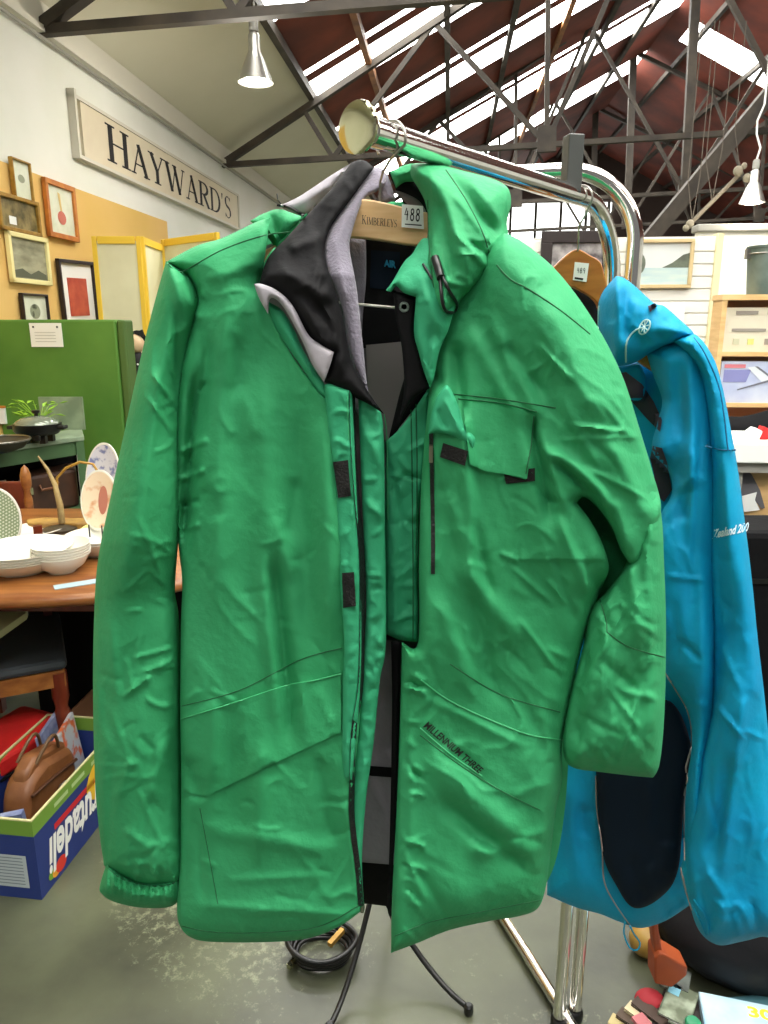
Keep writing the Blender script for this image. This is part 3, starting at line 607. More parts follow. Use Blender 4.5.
# red bag
t = thing('red_cooler_bag', 'red canvas bag with a black zip standing behind the fruit box', 'bag', T @ Vector((.1,Ll+.15,0)))
e = PZ(70,716,.235); T3 = Matrix.Translation(Vector((e.x,e.y,0))) @ Matrix.Rotation(PI/2-math.radians(22.5),4,'Z') 
zt = .235
MB(T3).box(-.66,0,.0,.2,.0,zt-.065).build('bag_body', M['redc'], t, bevel=.012)
MB(T3).prism([(-.67,zt-.06),(.01,zt-.06),(.005,zt-.008),(-.015,zt+.004),(-.65,zt+.002),(-.67,zt-.02)], .215, Matrix.Translation(Vector((0,-.008,0)))).build('lid', M['redc'], t, bevel=.012)
MB(T3).box(-.672,.012,-.01,.21,zt-.068,zt-.058).build('zip_band', M['blackc'], t)
MB(T3).box(-.17,-.14,-.012,-.001,.02,zt-.07).build('webbing', M['blackc'], t)
MB(T3).box(.0,.014,.03,.17,.03,zt-.08).build('side_pocket', M['blackc'], t)
tag(MB().box(-1.35,-.62,2.62,2.95,0,.56).build('dark_chest', M['blackc'], bevel=.01), 'black chest in the shadow beneath the far side of the table', 'chest')  # added black block, stands in for the deep shade under the table
# cardboard box behind
e = P(84,735,2.35)
t = thing('cardboard_box', 'plain brown cardboard carton behind the red bag, beneath the chairs', 'box', (e.x,e.y,0))
mb = MB(Matrix.Translation(Vector((e.x,e.y,0))) @ Matrix.Rotation(-.1,4,'Z'))
zt = P(84,726,2.35).z
for a in ((-.1,.3,0,.01),(-.1,.3,.29,.3),(-.1,-.09,.01,.29),(.29,.3,.01,.29)): mb.box(a[0],a[1],a[2],a[3],0,zt)
mb.box(-.09,.29,.01,.29,0,.01); mb.build('carton', M['cardboard'], t)
mb = MB(Matrix.Translation(Vector((e.x,e.y,0))) @ Matrix.Rotation(-.1,4,'Z')); mb.box(-.1,.3,-.12,-.005,zt-.004,zt); mb.build('flap', M['cardboard'], t)
# doll behind the cupboard
Yd = 4.95; pd = P(138,400,Yd)
t = thing('cream_plinth', 'slim cream plinth carrying the doll beside the green cupboard', 'plinth', (pd.x,pd.y+.06,0))
zt = P(137,398,Yd).z
MB(Matrix.Translation(Vector((pd.x,pd.y+.06,0)))).box(-.12,.12,-.07,.07,0,zt).build('column', M['cream'], t, bevel=.004)
MB(Matrix.Translation(Vector((pd.x,pd.y+.06,0)))).box(-.13,.13,-.08,.08,zt,zt+.012).build('cap', M['cream'], t, bevel=.004)
t = thing('doll', 'small doll in a black dotted dress with a black bow', 'doll', (pd.x,pd.y+.03,zt+.013)); b0 = Vector((pd.x+.01,pd.y+.04,zt+.013))
skin = mat('doll_skin',(222,190,150),.5)
MB().lathe([(.09,0),(.085,.04),(.06,.13),(.04,.2),(.05,.24),(.035,.27),(.02,.285)], b0, 20).build('dress', M['ink'], t, smooth=50)
mb = MB()
for i in range(26): 
    a = i*2.4; zz = .03+.2*i/26; rr = .088-.25*(zz*zz) - zz*.1
    mb.sphere(b0+Vector((rr*math.cos(a),rr*math.sin(a),zz)), .007, 4)
mb.build('dots', M['white'], t)
MB().sphere(b0+Vector((0,0,.34)), .058, 14, (.9,.9,1.1)).build('head', skin, t, smooth=80)
for s in (-1,1): MB().tube([b0+Vector((s*.05,0,.24)), b0+Vector((s*.08,-.02,.17)), b0+Vector((s*.07,-.05,.12))], [.015,.012,.01], 8).build('arm', skin, t, smooth=60)
MB().sphere(b0+Vector((0,.02,.36)), .058, 12, (1,.9,1.1)).build('hair', M['blackc'], t, smooth=80)
for s in (-1,1): MB(Matrix.Translation(b0+Vector((0,-.03,.405)))).prism([(s*.004,-.006),(s*.05,-.024),(s*.056,.0),(s*.05,.024),(s*.004,.006)], .016).build('bow_loop', M['ink'], t)

# ================================================================= RIGHT HAND BACKGROUND
YS = 5.0
t = thing('slatwall_panel', 'freestanding white slatwall partition behind the clothes rack', 'partition', bw(1.0,YS,0), -YAW)
MB(BM).box(.38,1.63,YS+.012,YS+.05,0,2.03).build('backing', M['slat'], t)
mb = MB(BM); z = .02
while z < 2.0: mb.box(.38,1.63,YS,YS+.014,z,z+.066); z += .074
mb.build('slats', M['slat'], t, bevel=.003)
MB(BM).box(1.63,1.67,YS-.02,YS+.06,0,2.045).build('edge_post', mat('cream_edge',(232,222,176),.6), t)
def free_picture(name, label, px0, py0, px1, py1, Y, fm_, fw, parts):
    a = wb(P(px0,py0,Y)); b = wb(P(px1,py1,Y)); yy = YS-.03
    def pj(px,py):
        r = BM.inverted().to_3x3() @ ray(px,py); k = yy/r.y; return r.x*k, r.z*k+H
    x0,z1 = pj(px0,py0); x1,z0 = pj(px1,py1)
    t = thing(name, label, 'picture', bw((x0+x1)/2,yy,z0), -YAW)
    mb = MB(BM)
    for q in ((x0,x1,z0,z0+fw),(x0,x1,z1-fw,z1),(x0,x0+fw,z0+fw,z1-fw),(x1-fw,x1,z0+fw,z1-fw)): mb.box(q[0],q[1],yy,yy+.025,q[2],q[3])
    mb.build('frame', fm_, t, bevel=.003)
    for i, (nm, pl, m) in enumerate(parts):
        MB(BM).add([(x0+(x1-x0)*u_, yy+.018-.001*i, z0+(z1-z0)*v_) for u_, v_ in pl], [tuple(range(len(pl)))]).build(nm, m, t, fix=False)
    return t
R4 = [(.04,.05),(.96,.05),(.96,.95),(.04,.95)]
skyp = mat('pale_sky_paint',(220,222,218),.5,c2=(206,210,208),sc=3); wat = mat('pale_water_paint',(178,202,204),.5,c2=(198,214,206),sc=7,stretch=(1,1,5)); hill = mat('grey_green_paint',(108,118,100),.5,c2=(84,90,78),sc=14)
free_picture('framed_painting', 'pale lake landscape painting in a cream frame on the slatwall', 628,239,691,288, YS, mat('tan_frame',(206,184,136),.5), .022,
  [('sky', R4, skyp), ('water', [(.05,.08),(.95,.08),(.95,.42),(.05,.42)], wat), ('hill', [(.55,.42),(.95,.42),(.95,.72),(.85,.68),(.7,.52)], hill), ('tree', ell(.17,.5,.13,.24), hill)])
free_picture('framed_photograph', 'black and white picture in a broad dark frame behind the amber hanger', 542,231,612,292, YS, M['darkf'], .07,
  [('image', [(.13,.13),(.87,.13),(.87,.87),(.13,.87)], mat('grey_photo',(176,170,168),.4,c2=(80,74,76),sc=12)), ])
# white poster on slatwall
t = thing('poster', 'plain white poster with a small blue strip on the slatwall', 'poster', bw(1.25,YS-.02,1.1), -YAW)
MB(BM).box(.98,1.48,YS-.012,YS-.004,1.0,1.62).build('sheet', M['white'], t)
MB(BM).box(1.26,1.37,YS-.016,YS-.0125,1.505,1.53).build('blue_strip', mat('strip_blue',(90,170,200),.6), t)
# shelving and back partition
t = thing('back_partition', 'low cream and olive partition wall behind the pine shelves', 'partition', bw(3.0,5.6,0), -YAW)
MB(BM).box(1.7,4.2,5.6,5.66,0,1.66).build('lower_panel', mat('olive_panel',(164,164,104),.7,c2=(150,150,96),sc=3), t)
MB(BM).box(1.7,4.2,5.59,5.67,1.66,2.12).build('upper_panel', mat('cream_panel',(236,234,220),.7), t)
MB(BM).box(1.68,4.22,5.56,5.70,2.12,2.17).build('top_rail', M['conduit'], t, bevel=.01)
YP = 3.35
def pjB(px,py,yy):
    r = BM.inverted().to_3x3() @ ray(px,py); k = yy/r.y; return r.x*k, r.z*k+H
xs0, zs1 = pjB(723,300,YP); xs1 = xs0+.85; _, zsh = pjB(728,352,YP); _, zb1 = pjB(731,403,YP)
t = thing('pine_shelf_unit', 'open pine shelf unit holding boxed kits, at the right edge', 'shelf', bw(xs0+.4,YP+.15,0), -YAW)
for x in (xs0, xs1-.02): MB(BM).box(x,x+.02,YP,YP+.12,0,zs1).build('side_panel', M['wood_pale'], t)
MB(BM).box(xs0-.005,xs1+.005,YP-.005,YP+.12,zs1,zs1+.022).build('top', M['wood_pale'], t)
for z in (zsh,zb1,zb1-.35,.08): MB(BM).box(xs0+.02,xs1-.02,YP,YP+.12,z-.018,z).build('shelf', M['wood_pale'], t)
MB(BM).box(xs0+.02,xs1-.02,YP+.11,YP+.12,.08,zs1).build('back_board', mat('dark_pine',(176,120,86),.6), t)
t = thing('kit_box', 'cream boxed model kit standing on the top shelf of the pine unit', 'box', bw(xs0+.25,YP+.1,zsh), -YAW)
MB(BM).box(xs0+.03,xs0+.45,YP+.03,YP+.09,zsh,zs1-.03).build('carton', mat('kit_cream',(214,206,184),.5), t)
mb = MB(BM); 
for q in ((.07,.16,.155,.17),(.2,.32,.155,.172),(.06,.2,.085,.097),(.24,.36,.085,.1)): mb.box(xs0+q[0],xs0+q[1],YP+.026,YP+.03,zsh+q[2],zsh+q[3])
mb.build('printed_train', mat('print_grey',(140,132,122),.6), t)
for q,c in ((.13,(206,206,120)),(.20,(150,140,128)),(.26,(180,170,150)),(.07,(190,190,160))): MB(BM).box(xs0+q,xs0+q+.025,YP+.026,YP+.03,zsh+.03,zsh+.055).build('printed_part', mat('print_bit',c,.6), t)
t = thing('aircraft_kit_box', 'blue white boxed kit with a drawn aircraft on the lower pine shelf', 'box', bw(xs0+.25,YP+.1,zb1), -YAW)
bz = zb1; hz = zsh-.04-zb1
MB(BM).box(xs0+.03,xs0+.45,YP+.02,YP+.09,bz,bz+hz).build('carton', mat('kit_blue',(176,186,216),.45,c2=(206,214,228),sc=6), t)
def bp_(nm, pl, m, o=.0): MB(BM).add([(xs0+.03+.42*a_, YP+.018-o, bz+hz*b_) for a_,b_ in pl],[tuple(range(len(pl)))]).build(nm, m, t, fix=False)
bp_('red_title', [(.03,.84),(.24,.84),(.24,.93),(.03,.93)], mat('title_red',(206,120,130),.6)); bp_('blue_band', [(.03,.5),(.26,.5),(.3,.8),(.03,.8)], mat('band_violet',(128,130,182),.6))
pg = mat('plane_grey',(110,112,124),.6); pw = mat('plane_white',(214,220,226),.6)
bp_('wing', [(.26,.86),(.34,.88),(.52,.55),(.42,.5)], pw,.001); bp_('wing_shadow',[(.33,.88),(.36,.88),(.6,.5),(.56,.5)],pg,.0015); bp_('fuselage',[(.18,.3),(.5,.52),(.9,.7),(.9,.74),(.48,.56),(.18,.33)],pg,.002)
# bucket on the unit
cx, cz = pjB(757,298,YP); bp = bw(cx+.05, YP+.06, zs1+.0225)
t = thing('metal_bucket', 'grey galvanised bucket standing on the pine shelf unit', 'bucket', bp)
rr = .085; hh = pjB(745,251,YP)[1]-zs1-.0
MB().lathe([(rr*.8,0),(rr*.82,.01),(rr*1.0,hh-.01),(rr*1.04,hh-.008),(rr*1.05,hh),(rr*.99,hh+.002),(rr*.96,hh-.01),(rr*.78,.015),(.001,.012)], bp, 40).build('pail', M['galv'], t, smooth=40)
MB().tube([bp+Vector((rr*1.03*math.cos(a),rr*1.03*math.sin(a)*.95,hh-.03+.0)) for a in [PI+PI*i/16 for i in range(17)]], .003, 6).build('handle', M['wire'], t, smooth=60)
for s in (-1,1): MB().box(bp.x+s*rr-.012, bp.x+s*rr+.012, bp.y-.012, bp.y+.012, bp.z+hh-.05, bp.z+hh-.01).build('handle_lug', M['wire'], t)
# white trestle table with knick-knacks
YT = 2.7
xt0, zt1 = pjB(733,443,YT); 
t = thing('trestle_table', 'white topped trestle table behind the blue jacket sleeve', 'table', bw(xt0+.5,YT+.2,0), -YAW)
MB(BM).box(xt0,xt0+1.3,YT,YT+.55,zt1-.022-.05,zt1-.022+.02).build('top', M['white'], t, bevel=.004)
MB(BM).box(xt0+.02,xt0+1.28,YT+.02,YT+.53,zt1-.11,zt1-.073).build('frame', M['conduit'], t)
for x in (xt0+.05,xt0+1.25):
    for y in (YT+.05,YT+.5): MB(BM).beam((x,y,0),(x,y,zt1-.1), .025).build('leg', M['conduit'], t)
zt1 = zt1-.002
c_ = bw(xt0+.13,YT+.1,zt1)
t = thing('toy_figure', 'red, white and black toy lying on the white trestle table', 'toy', c_)
MB(Matrix.Translation(c_)).prism([(-.06,0),(.0,0),(.01,.03),(-.02,.045),(-.05,.02)], .04).build('white_part', M['white'], t, bevel=.004)
MB(Matrix.Translation(c_)).prism([(.0,.0),(.05,0),(.045,.035),(.01,.05)], .04).build('red_part', M['redc'], t, bevel=.004)
MB(Matrix.Translation(c_)).prism([(.05,.0),(.1,0),(.09,.03),(.06,.04)], .04).build('black_part', M['blackm'], t, bevel=.004)
# black cloth hung in front of the lower pine shelves
p_ = [(P(738,432,3.1)),(P(800,405,3.1))]
t = thing('black_cloth', 'black cloth heaped across the back of the white trestle table', 'cloth', bw(xt0+.5,YT+.45,zt1))
T4 = BM
mb = MB(BM); nx = 24; vs=[]; fs=[]
for j in range(9):
    for i in range(nx+1):
        a_ = i/nx; s_ = j/8; vs.append((xt0-.02+1.2*a_, YT+.34+.16*s_-.0, zt1+(.03+.16*a_+.01*math.sin(a_*27))*math.sin(s_*PI)**.7 - 0*s_))
for j in range(8):
    for i in range(nx): fs.append((j*(nx+1)+i, j*(nx+1)+i+1, (j+1)*(nx+1)+i+1, (j+1)*(nx+1)+i))
mb.add(vs, fs); o = mb.build('cloth_heap', M['blackc'], t, smooth=180); so = o.modifiers.new('thick','SOLIDIFY'); so.thickness=.004
# panel with dolphin-like grey shape below
t = thing('printed_carton', 'tall pine coloured carton printed with a grey curved shape under the trestle table', 'box', bw(xt0+.4,YT+.1,0), -YAW)
_, zc0 = pjB(740,512,YT-.01); _, zc1 = pjB(740,462,YT-.01)
MB(BM).box(xt0+.03,xt0+.7,YT+.08,YT+.35,0,zc1-.03).build('carton', M['wood_pale'], t)
def q_(nm, pts, m, o=.0): MB(BM).add([Vector((pjB(x,y,YT+.07-o)[0], YT+.07-o, pjB(x,y,YT+.07-o)[1])) for x,y in pts],[tuple(range(len(pts)))]).build(nm, m, t, fix=False)
q_('grey_shape', [(744,465),(752,475),(760,490),(765,508),(762,509),(754,500),(742,498),(736,470)], mat('shape_grey',(96,94,98),.6))
q_('white_shape', [(742,496),(757,492),(755,500),(760,510),(744,512)], M['white'],.002); q_('blue_print', [(758,464),(775,464),(775,472),(758,472)], mat('print_navy',(40,60,120),.6),.001)
# black bag rack at far right
e = P(750,532,2.1)
t = thing('storage_case', 'large black case standing at the right edge behind the blue jacket', 'case', (e.x+.4,e.y+.2,0))
MB(Matrix.Translation(Vector((e.x,e.y,0)))).box(-.1,.9,0,.22,0,e.z).build('case_body', M['blackc'], t, bevel=.02)
MB(Matrix.Translation(Vector((e.x,e.y,0)))).box(-.105,.905,-.006,.226,e.z-.16,e.z-.145).build('lid_seam', M['blackm'], t)
MB(Matrix.Translation(Vector((e.x,e.y,0)))).tube([(.2,-.01,e.z-.22),(.22,-.04,e.z-.24),(.38,-.04,e.z-.24),(.4,-.01,e.z-.22)],.01,8).build('handle', M['blackm'], t)
# ================================================================= FLOOR ITEMS LOWER RIGHT
pc = PZ(785,1003,0); pc.y += .16
t = thing('black_bag', 'bulging black sack on the floor beneath the blue jacket', 'bag', (pc.x,pc.y,0))
mb = MB(); n = 36; m2 = 22; vs=[]; fs=[]
for j in range(m2+1):
    s_ = j/m2; z = .3*s_; r0 = (.13+.08*math.sin(PI*min(1,s_*1.05+.08)))*(1 if s_<.85 else math.sqrt(max(0,1-((s_-.85)/.15)**2))+.001)
    for i in range(n):
        a_=2*PI*i/n; rr_=r0*(1+.08*noise.noise(Vector((math.cos(a_)*1.6,math.sin(a_)*1.6,s_*2.5)))+.03*noise.noise(Vector((math.cos(a_)*6,math.sin(a_)*6,s_*9)))); vs.append((pc.x+rr_*math.cos(a_)*1.25, pc.y+rr_*math.sin(a_), z))
for j in range(m2):
    for i in range(n): fs.append((j*n+i,j*n+(i+1)%n,(j+1)*n+(i+1)%n,(j+1)*n+i))
fs += [tuple(range(n))[::-1], tuple(m2*n+i for i in range(n))]
mb.add(vs,fs).build('sack', mat('dark_nylon',(15,15,19),.6,spec=.25,bump=.25,bsc=20), t, smooth=80)
MB().tube([(pc.x-.1,pc.y-.02,.27),(pc.x-.13,pc.y-.1,.31),(pc.x-.02,pc.y-.16,.31),(pc.x+.04,pc.y-.1,.27)],.008,8).build('strap', M['blackc'], t, smooth=60)
op = mat('orange_plastic',(150,66,22),.6,c2=(128,52,16),sc=10)
e = PZ(668,985,0)
t = thing('orange_toy_shovel', 'orange plastic scoop standing behind the pile of books', 'toy', (e.x,e.y+.06,0))
Yo = 1.34
def pol3(nm, pts, Y, d, m):
    mb=MB(); n=len(pts); vs=[P(x,y,Y) for x,y in pts]+[P(x,y,Y)+Vector((0,d,0)) for x,y in pts]
    return mb.add(vs,[tuple(range(n))[::-1],tuple(range(n,2*n))]+[(i,(i+1)%n,(i+1)%n+n,i+n) for i in range(n)]).build(nm,m,t,bevel=.004)
pol3('blade', [(655,984),(655,958),(660,953),(668,956),(688,968),(687,976),(672,988)], Yo, .05, op); pol3('handle', [(652,905),(658,905),(659,930),(664,958),(656,960),(653,935)], Yo+.01, .03, op)
e = P(649,947,1.5)
t = thing('yellow_ball', 'dull yellow ball resting behind the orange scoop', 'ball', (e.x,e.y,0))
MB().sphere((e.x-.01,e.y,.04+0), .04, 14).build('ball', mat('mustard_rubber',(150,118,50),.5), t, smooth=80)
# piles of books and cards
def slabq(name, label, cat, px, py, w, d, h, rot, z, m, mp=None, tiltx=0):
    c_ = PZ(px,py,z+h); T_ = Matrix.Translation(Vector((c_.x,c_.y,z))) @ Matrix.Rotation(rot,4,'Z') @ Matrix.Rotation(tiltx,4,'X')
    t_ = thing(name, label, cat, (c_.x,c_.y,z), rot)
    MB(T_).box(-w/2+.002,w/2-.003,-d/2+.003,d/2-.003,.002,h-.002).build('pages', M['white'], t_)
    mb = MB(T_); mb.box(-w/2,w/2,-d/2,d/2,h-.002,h); mb.box(-w/2,w/2,-d/2,d/2,0,.002); mb.box(-w/2-.001,-w/2+.0015,-d/2,d/2,0,h); mb.build('cover', m, t_)
    return t_, T_
gp = mat('garden_cover',(150,160,140),.35,c2=(96,104,84),sc=26,lo=.4,hi=.6); gp2 = mat('grey_cover',(110,116,110),.4,c2=(80,84,80),sc=20)
t_, T_ = slabq('book', 'lowest wide book under the palm garden booklet, dark cover', 'book', 690,1018, .13,.13,.03, -.6, 0, M['darkf'])
t_, T_ = slabq('book', 'booklet with a palm garden photo and pale blue top, on the pile', 'booklet', 679,1003, .062,.10,.012, -.62, .031, gp)
MB(T_).box(-.029,-.005,.015,.045,.0122,.013).build('blue_print', mat('sky_print',(130,190,210),.4), t_)
t_, T_ = slabq('book', 'small grey booklet behind the garden booklet, by the orange scoop', 'booklet', 676,977, .06,.06,.014, -.5, .03, gp2)
t_, T_ = slabq('book', 'pale blue childrens book with yellow round letters, nearest the right edge', 'book', 746,1024, .17,.12,.02, -.25, .031, mat('sky_cover',(150,196,222),.4,c2=(196,216,226),sc=8))
text_on('yellow_letters', '30', lambda a,b: T_ @ Vector((.01+.05*a, .02+.028*b, .0206)), mat('letter_yellow',(240,208,40),.5), t_, bold=.04)
t_, T_ = slabq('book', 'book under the pale blue childrens book at the right edge', 'book', 762,1022, .15,.13,.03, .1, 0, mat('cover_teal',(70,110,120),.4))
for i, (px, py, r, c) in enumerate(((618,1020,.9,(176,160,110)),(626,1014,.8,(70,52,36)),(634,1008,.75,(190,176,140)),(641,1003,.7,(58,40,30)),(640,1022,.4,(170,96,100)))):
    w_ = ('yellowed','dark brown','cream','nearly black','dusty pink')[i]
    slabq('book', 'thin %s paperback in the fan of books left of the garden booklet' % w_, 'book', px+9,py+7, .075,.03,.008, r+PI/2, 0.002+i*.0085, mat('paper_cover_%d'%i,c,.6))
e = PZ(650,998,.03)
t = thing('red_cloth_ball', 'small red cloth ball beside the grey booklet', 'ball', (e.x,e.y,0))
MB().sphere((e.x,e.y,.022),.028,14,(1.2,1,.8)).build('ball', mat('wine_red',(150,24,36),.7), t, smooth=80)
e = PZ(693,1024,.05)
t = thing('plastic_lid', 'round green plastic lid on the books at the bottom edge', 'lid', (e.x,e.y,.062))
MB().lathe([(.016,0),(.017,.01),(.014,.014),(.001,.015)], (e.x,e.y-.0,.044), 24).build('cap', mat('lid_green',(40,130,90),.3), t, smooth=40)
# black coil of cable
e = PZ(322,945,.03)
t = thing('coiled_cable', 'coil of black cable with brass fittings on the floor behind the jacket hem', 'cable', (e.x,e.y,0))
for i in range(4):
    MB().tube([(e.x+(.055+.006*i)*math.cos(a)*1.15, e.y+(.05+.005*i)*math.sin(a), .008+.013*i+.004*math.sin(3*a+i)) for a in [2*PI*k/36 for k in range(36)]], .0065, 8, closed=True).build('cable_loop', M['blackm'], t, smooth=60)
MB().beam((e.x-.06,e.y-.03,.02),(e.x-.075,e.y-.055,.02), .012).build('brass_plug', M['brass'], t)
MB().beam((e.x+.02,e.y-.02,.05),(e.x+.05,e.y+.02,.055), .012).build('brass_plug', M['gold'], t)
# black iron stand behind the jacket
hub = Vector((-.022,1.50,0)); zc = .2
t = thing('iron_stand', 'black iron stand with three curved legs behind the green jacket', 'stand', (hub.x,hub.y,0))
MB().tube([(hub.x,hub.y,zc-.02),(hub.x,hub.y,1.05)], .009, 12).build('pole', M['blackm'], t, smooth=60)
MB().lathe([(.018,zc-.03),(.02,zc),(.018,zc+.04),(.011,zc+.05)], (hub.x,hub.y,0), 16).build('collar', M['blackm'], t, smooth=40)
MB().sphere((hub.x,hub.y,1.06), .016, 10).build('knob', M['blackm'], t, smooth=80)
for fx, fy in ((.19,1.335),(-.118,1.29),(.05,1.74)):
    f = Vector((fx,fy,.008)); pts = []
    for i in range(13):
        s_ = i/12; q = Vector((hub.x,hub.y,0)).lerp(Vector((fx,fy,0)), s_); z = zc*(1-s_)**1.7+.010+.006*s_; pts.append(Vector((q.x,q.y,z)))
    l_ = MB().tube(pts, .0065, 10).build('leg', M['blackm'], t, smooth=60)
    MB().lathe([(.009,0),(.011,.006),(.010,.022),(.006,.026)], (fx,fy,0), 14).build('rubber_foot', M['blackm'], l_, smooth=40)
# ================================================================= CLOTH
def crom(pts, sp, closed=True):
    n = len(pts); out = []
    for i in range(n if closed else n-1):
        p1 = pts[i]; p2 = pts[(i+1)%n]; c1 = len(p1) > 2; c2 = len(p2) > 2
        p0 = pts[i-1] if (closed or i > 0) else p1; p3 = pts[(i+2)%n] if (closed or i+2 < n) else p2
        if c1: p0 = p1
        if c2: p3 = p2
        L = math.hypot(p2[0]-p1[0], p2[1]-p1[1]); m = max(1, int(round(L/sp)))
        for k in range(m):
            t = k/m; r = []
            for a in (0,1):
                a0,a1,a2,a3 = p0[a],p1[a],p2[a],p3[a]
                r.append(.5*((2*a1)+(-a0+a2)*t+(2*a0-5*a1+4*a2-a3)*t*t+(-a0+3*a1-3*a2+a3)*t**3))
            out.append(tuple(r))
    if not closed: out.append(tuple(pts[-1][:2]))
    return out
def seg_dist(Q, A, B):
    D = B-A; L2 = (D**2).sum(1)+1e-9; best = np.full(len(Q), 1e9)
    for i in range(len(A)):
        t = np.clip(((Q-A[i])@D[i])/L2[i], 0, 1); e = Q-(A[i]+t[:,None]*D[i]); best = np.minimum(best, (e**2).sum(1))
    return np.sqrt(best)
def inside(Q, poly):
    x, y = Q[:,0], Q[:,1]; r = np.zeros(len(Q), bool); n = len(poly)
    for i in range(n):
        x1,y1 = poly[i]; x2,y2 = poly[(i+1)%n]
        if y1 == y2: continue
        c = ((y1 > y) != (y2 > y)) & (x < (x2-x1)*(y-y1)/(y2-y1)+x1); r ^= c
    return r
def prof(t): t = np.clip(t, 0, 1); return np.sqrt(1-(1-t)**2)
def fold_disp(Q, folds):
    z = np.zeros(len(Q))
    for f in folds:
        x0,y0,x1,y1,w,a = f[:6]; A = np.array((x0,y0),float); D = np.array((x1-x0,y1-y0),float); L = np.hypot(*D); D = D/L
        e = Q-A; u = e@D/L; s = e[:,0]*-D[1]+e[:,1]*D[0]; bend = f[6] if len(f) > 6 else 0
        s = s-bend*4*u*(1-u)
        al = np.clip((u+.12)/.3,0,1)*np.clip((1.12-u)/.3,0,1); al = al*al*(3-2*al)
        a = a*(FA if w < 7 else 2.3); w = w*.9
        if len(f) > 7:                # step: raised on one side, sharp edge on the other
            z += a*.001*al*np.where(s > 0, np.exp(-(s/w)**2), np.exp(-(s/max(w*.45,2.2))**2))
        elif w < 7: z += a*.001*al*np.exp(-(np.abs(s)/w)**1.7)
        else: z += a*.001*al*np.exp(-(s/w)**2)
    return z
SURF = {}; FA = 1.3
def piece(name, outline, Y, R, k, back, m, par, folds=(), und=(0,90), crk=(0,20), sp=3.0, sub=(), r2=.004, k2=4, key=None, dirn=0.0, backY=None, extra=None, seed=0):
    """closed cloth body: outline in picture coordinates, own distance Y(px,py), belly R over k, back surface behind by `back`"""
    ol = crom(outline, sp); N = len(ol); po = np.array(ol)
    x0,y0 = po.min(0); x1,y1 = po.max(0); rows = []
    yy = y0; j = 0
    while yy < y1:
        xs = np.arange(x0+(sp/2 if j%2 else 0), x1, sp); rows.append(np.stack([xs, np.full(len(xs), yy)],1)); yy += sp*.866; j += 1
    Q = np.concatenate(rows); Q = Q[inside(Q, ol)]
    A = po; B = np.roll(po, -1, 0)
    Q = Q[seg_dist(Q, A, B) > sp*.55]
    V = np.concatenate([po, Q])
    r = delaunay_2d_cdt([Vector(v) for v in V], [], [list(range(N))], 1, 1e-5)
    vs2 = np.array([tuple(v) for v in r[0]]); fs = [tuple(f) for f in r[2]]
    mid = (A+B)/2; fl = np.zeros(len(A), bool)
    for b in sub: fl |= (mid[:,0] >= b[0])&(mid[:,0] <= b[2])&(mid[:,1] >= b[1])&(mid[:,1] <= b[3])
    dall = seg_dist(vs2, A, B)
    dm = seg_dist(vs2, A[~fl], B[~fl]) if (~fl).any() else np.full(len(vs2), 1e3)
    disp = R*prof(dm/k)
    if fl.any(): disp = disp - r2*(1-prof(seg_dist(vs2, A[fl], B[fl])/k2))
    fade = np.clip(dall/6, 0, 1)
    d2 = fold_disp(vs2, folds)
    ca, sa = math.cos(dirn), math.sin(dirn); ex = np.zeros(len(vs2))
    for i, (x, y) in enumerate(vs2):
        u = (x*ca+y*sa); v = (-x*sa+y*ca)
        z = 0
        if und[0]: z += und[0]*(1.3*noise.noise(Vector((u/und[1]+seed, v/(und[1]*2.4), 3.1+seed)))+.55*noise.noise(Vector((u/und[1]*2.1+seed, v/(und[1]*1.5), 8.1+seed))))
        if crk[0]:
            w = noise.noise(Vector((x/60+seed, y/60, 9.))); q = 1-abs(noise.noise(Vector((u/crk[1]+w*1.6, v/(crk[1]*1.9)+w, 5.7+seed))))*2.2
            z += 1.5*crk[0]*max(0, q)**3*max(0,.35+noise.noise(Vector((x/70, y/55, 1.3+seed))))*2
            z += crk[0]*.35*noise.noise(Vector((x/9, y/11, 2.2+seed)))
        ex[i] = z
    Yb = np.array([Y(x, y) for x, y in vs2])
    yf = Yb-disp-(d2+ex)*fade
    if extra is not None: yf = yf - extra(vs2)*fade
    if backY is not None: yb = np.array([backY(x, y) for x, y in vs2])
    else: yb = Yb+back*prof(dall/max(k,6))+.0012
    front = [P(x, y, Y_) for (x, y), Y_ in zip(vs2, yf)]; bk = [P(x, y, Y_) for (x, y), Y_ in zip(vs2, np.maximum(yb, yf+.0012))]
    n = len(vs2)
    from collections import Counter
    ed = Counter()
    for f in fs:
        for a, b in zip(f, f[1:]+f[:1]): ed[(a,b)] += 1
    bd = [(a,b) for (a,b) in ed if (b,a) not in ed]
    faces = list(fs)+[tuple(i+n for i in f[::-1]) for f in fs]+[(b,a,a+n,b+n) for a,b in bd]
    mb = MB(); mb.v = front+bk; mb.f = faces
    o = mb.build(name, m, par, smooth=70)
    SURF[key or name] = BVHTree.FromPolygons(front, fs)
    return o
def surf(px, py, keys, off=.001, fallY=.86):
    d = ray(px, py).normalized(); best = None
    for kx in keys:
        h = SURF[kx].ray_cast(CAM, d)
        if h[0] is not None and (best is None or h[3] < best[1]): best = (h[0], h[3])
    if best is None: return P(px, py, fallY)
    return best[0]-d*off
def on(pts, keys, off=.0008, sp=3, fallY=.86): return [surf(x, y, keys, off, fallY) for x, y in crom(pts, sp, closed=False)]
def seam(name, lines, keys, m, par, r=.0009, off=.0002, sp=3, fallY=.86):
    for l in lines: o = MB().tube(on(l, keys, off, sp, fallY), r, 6).build(name, m, par, smooth=80)
    return o
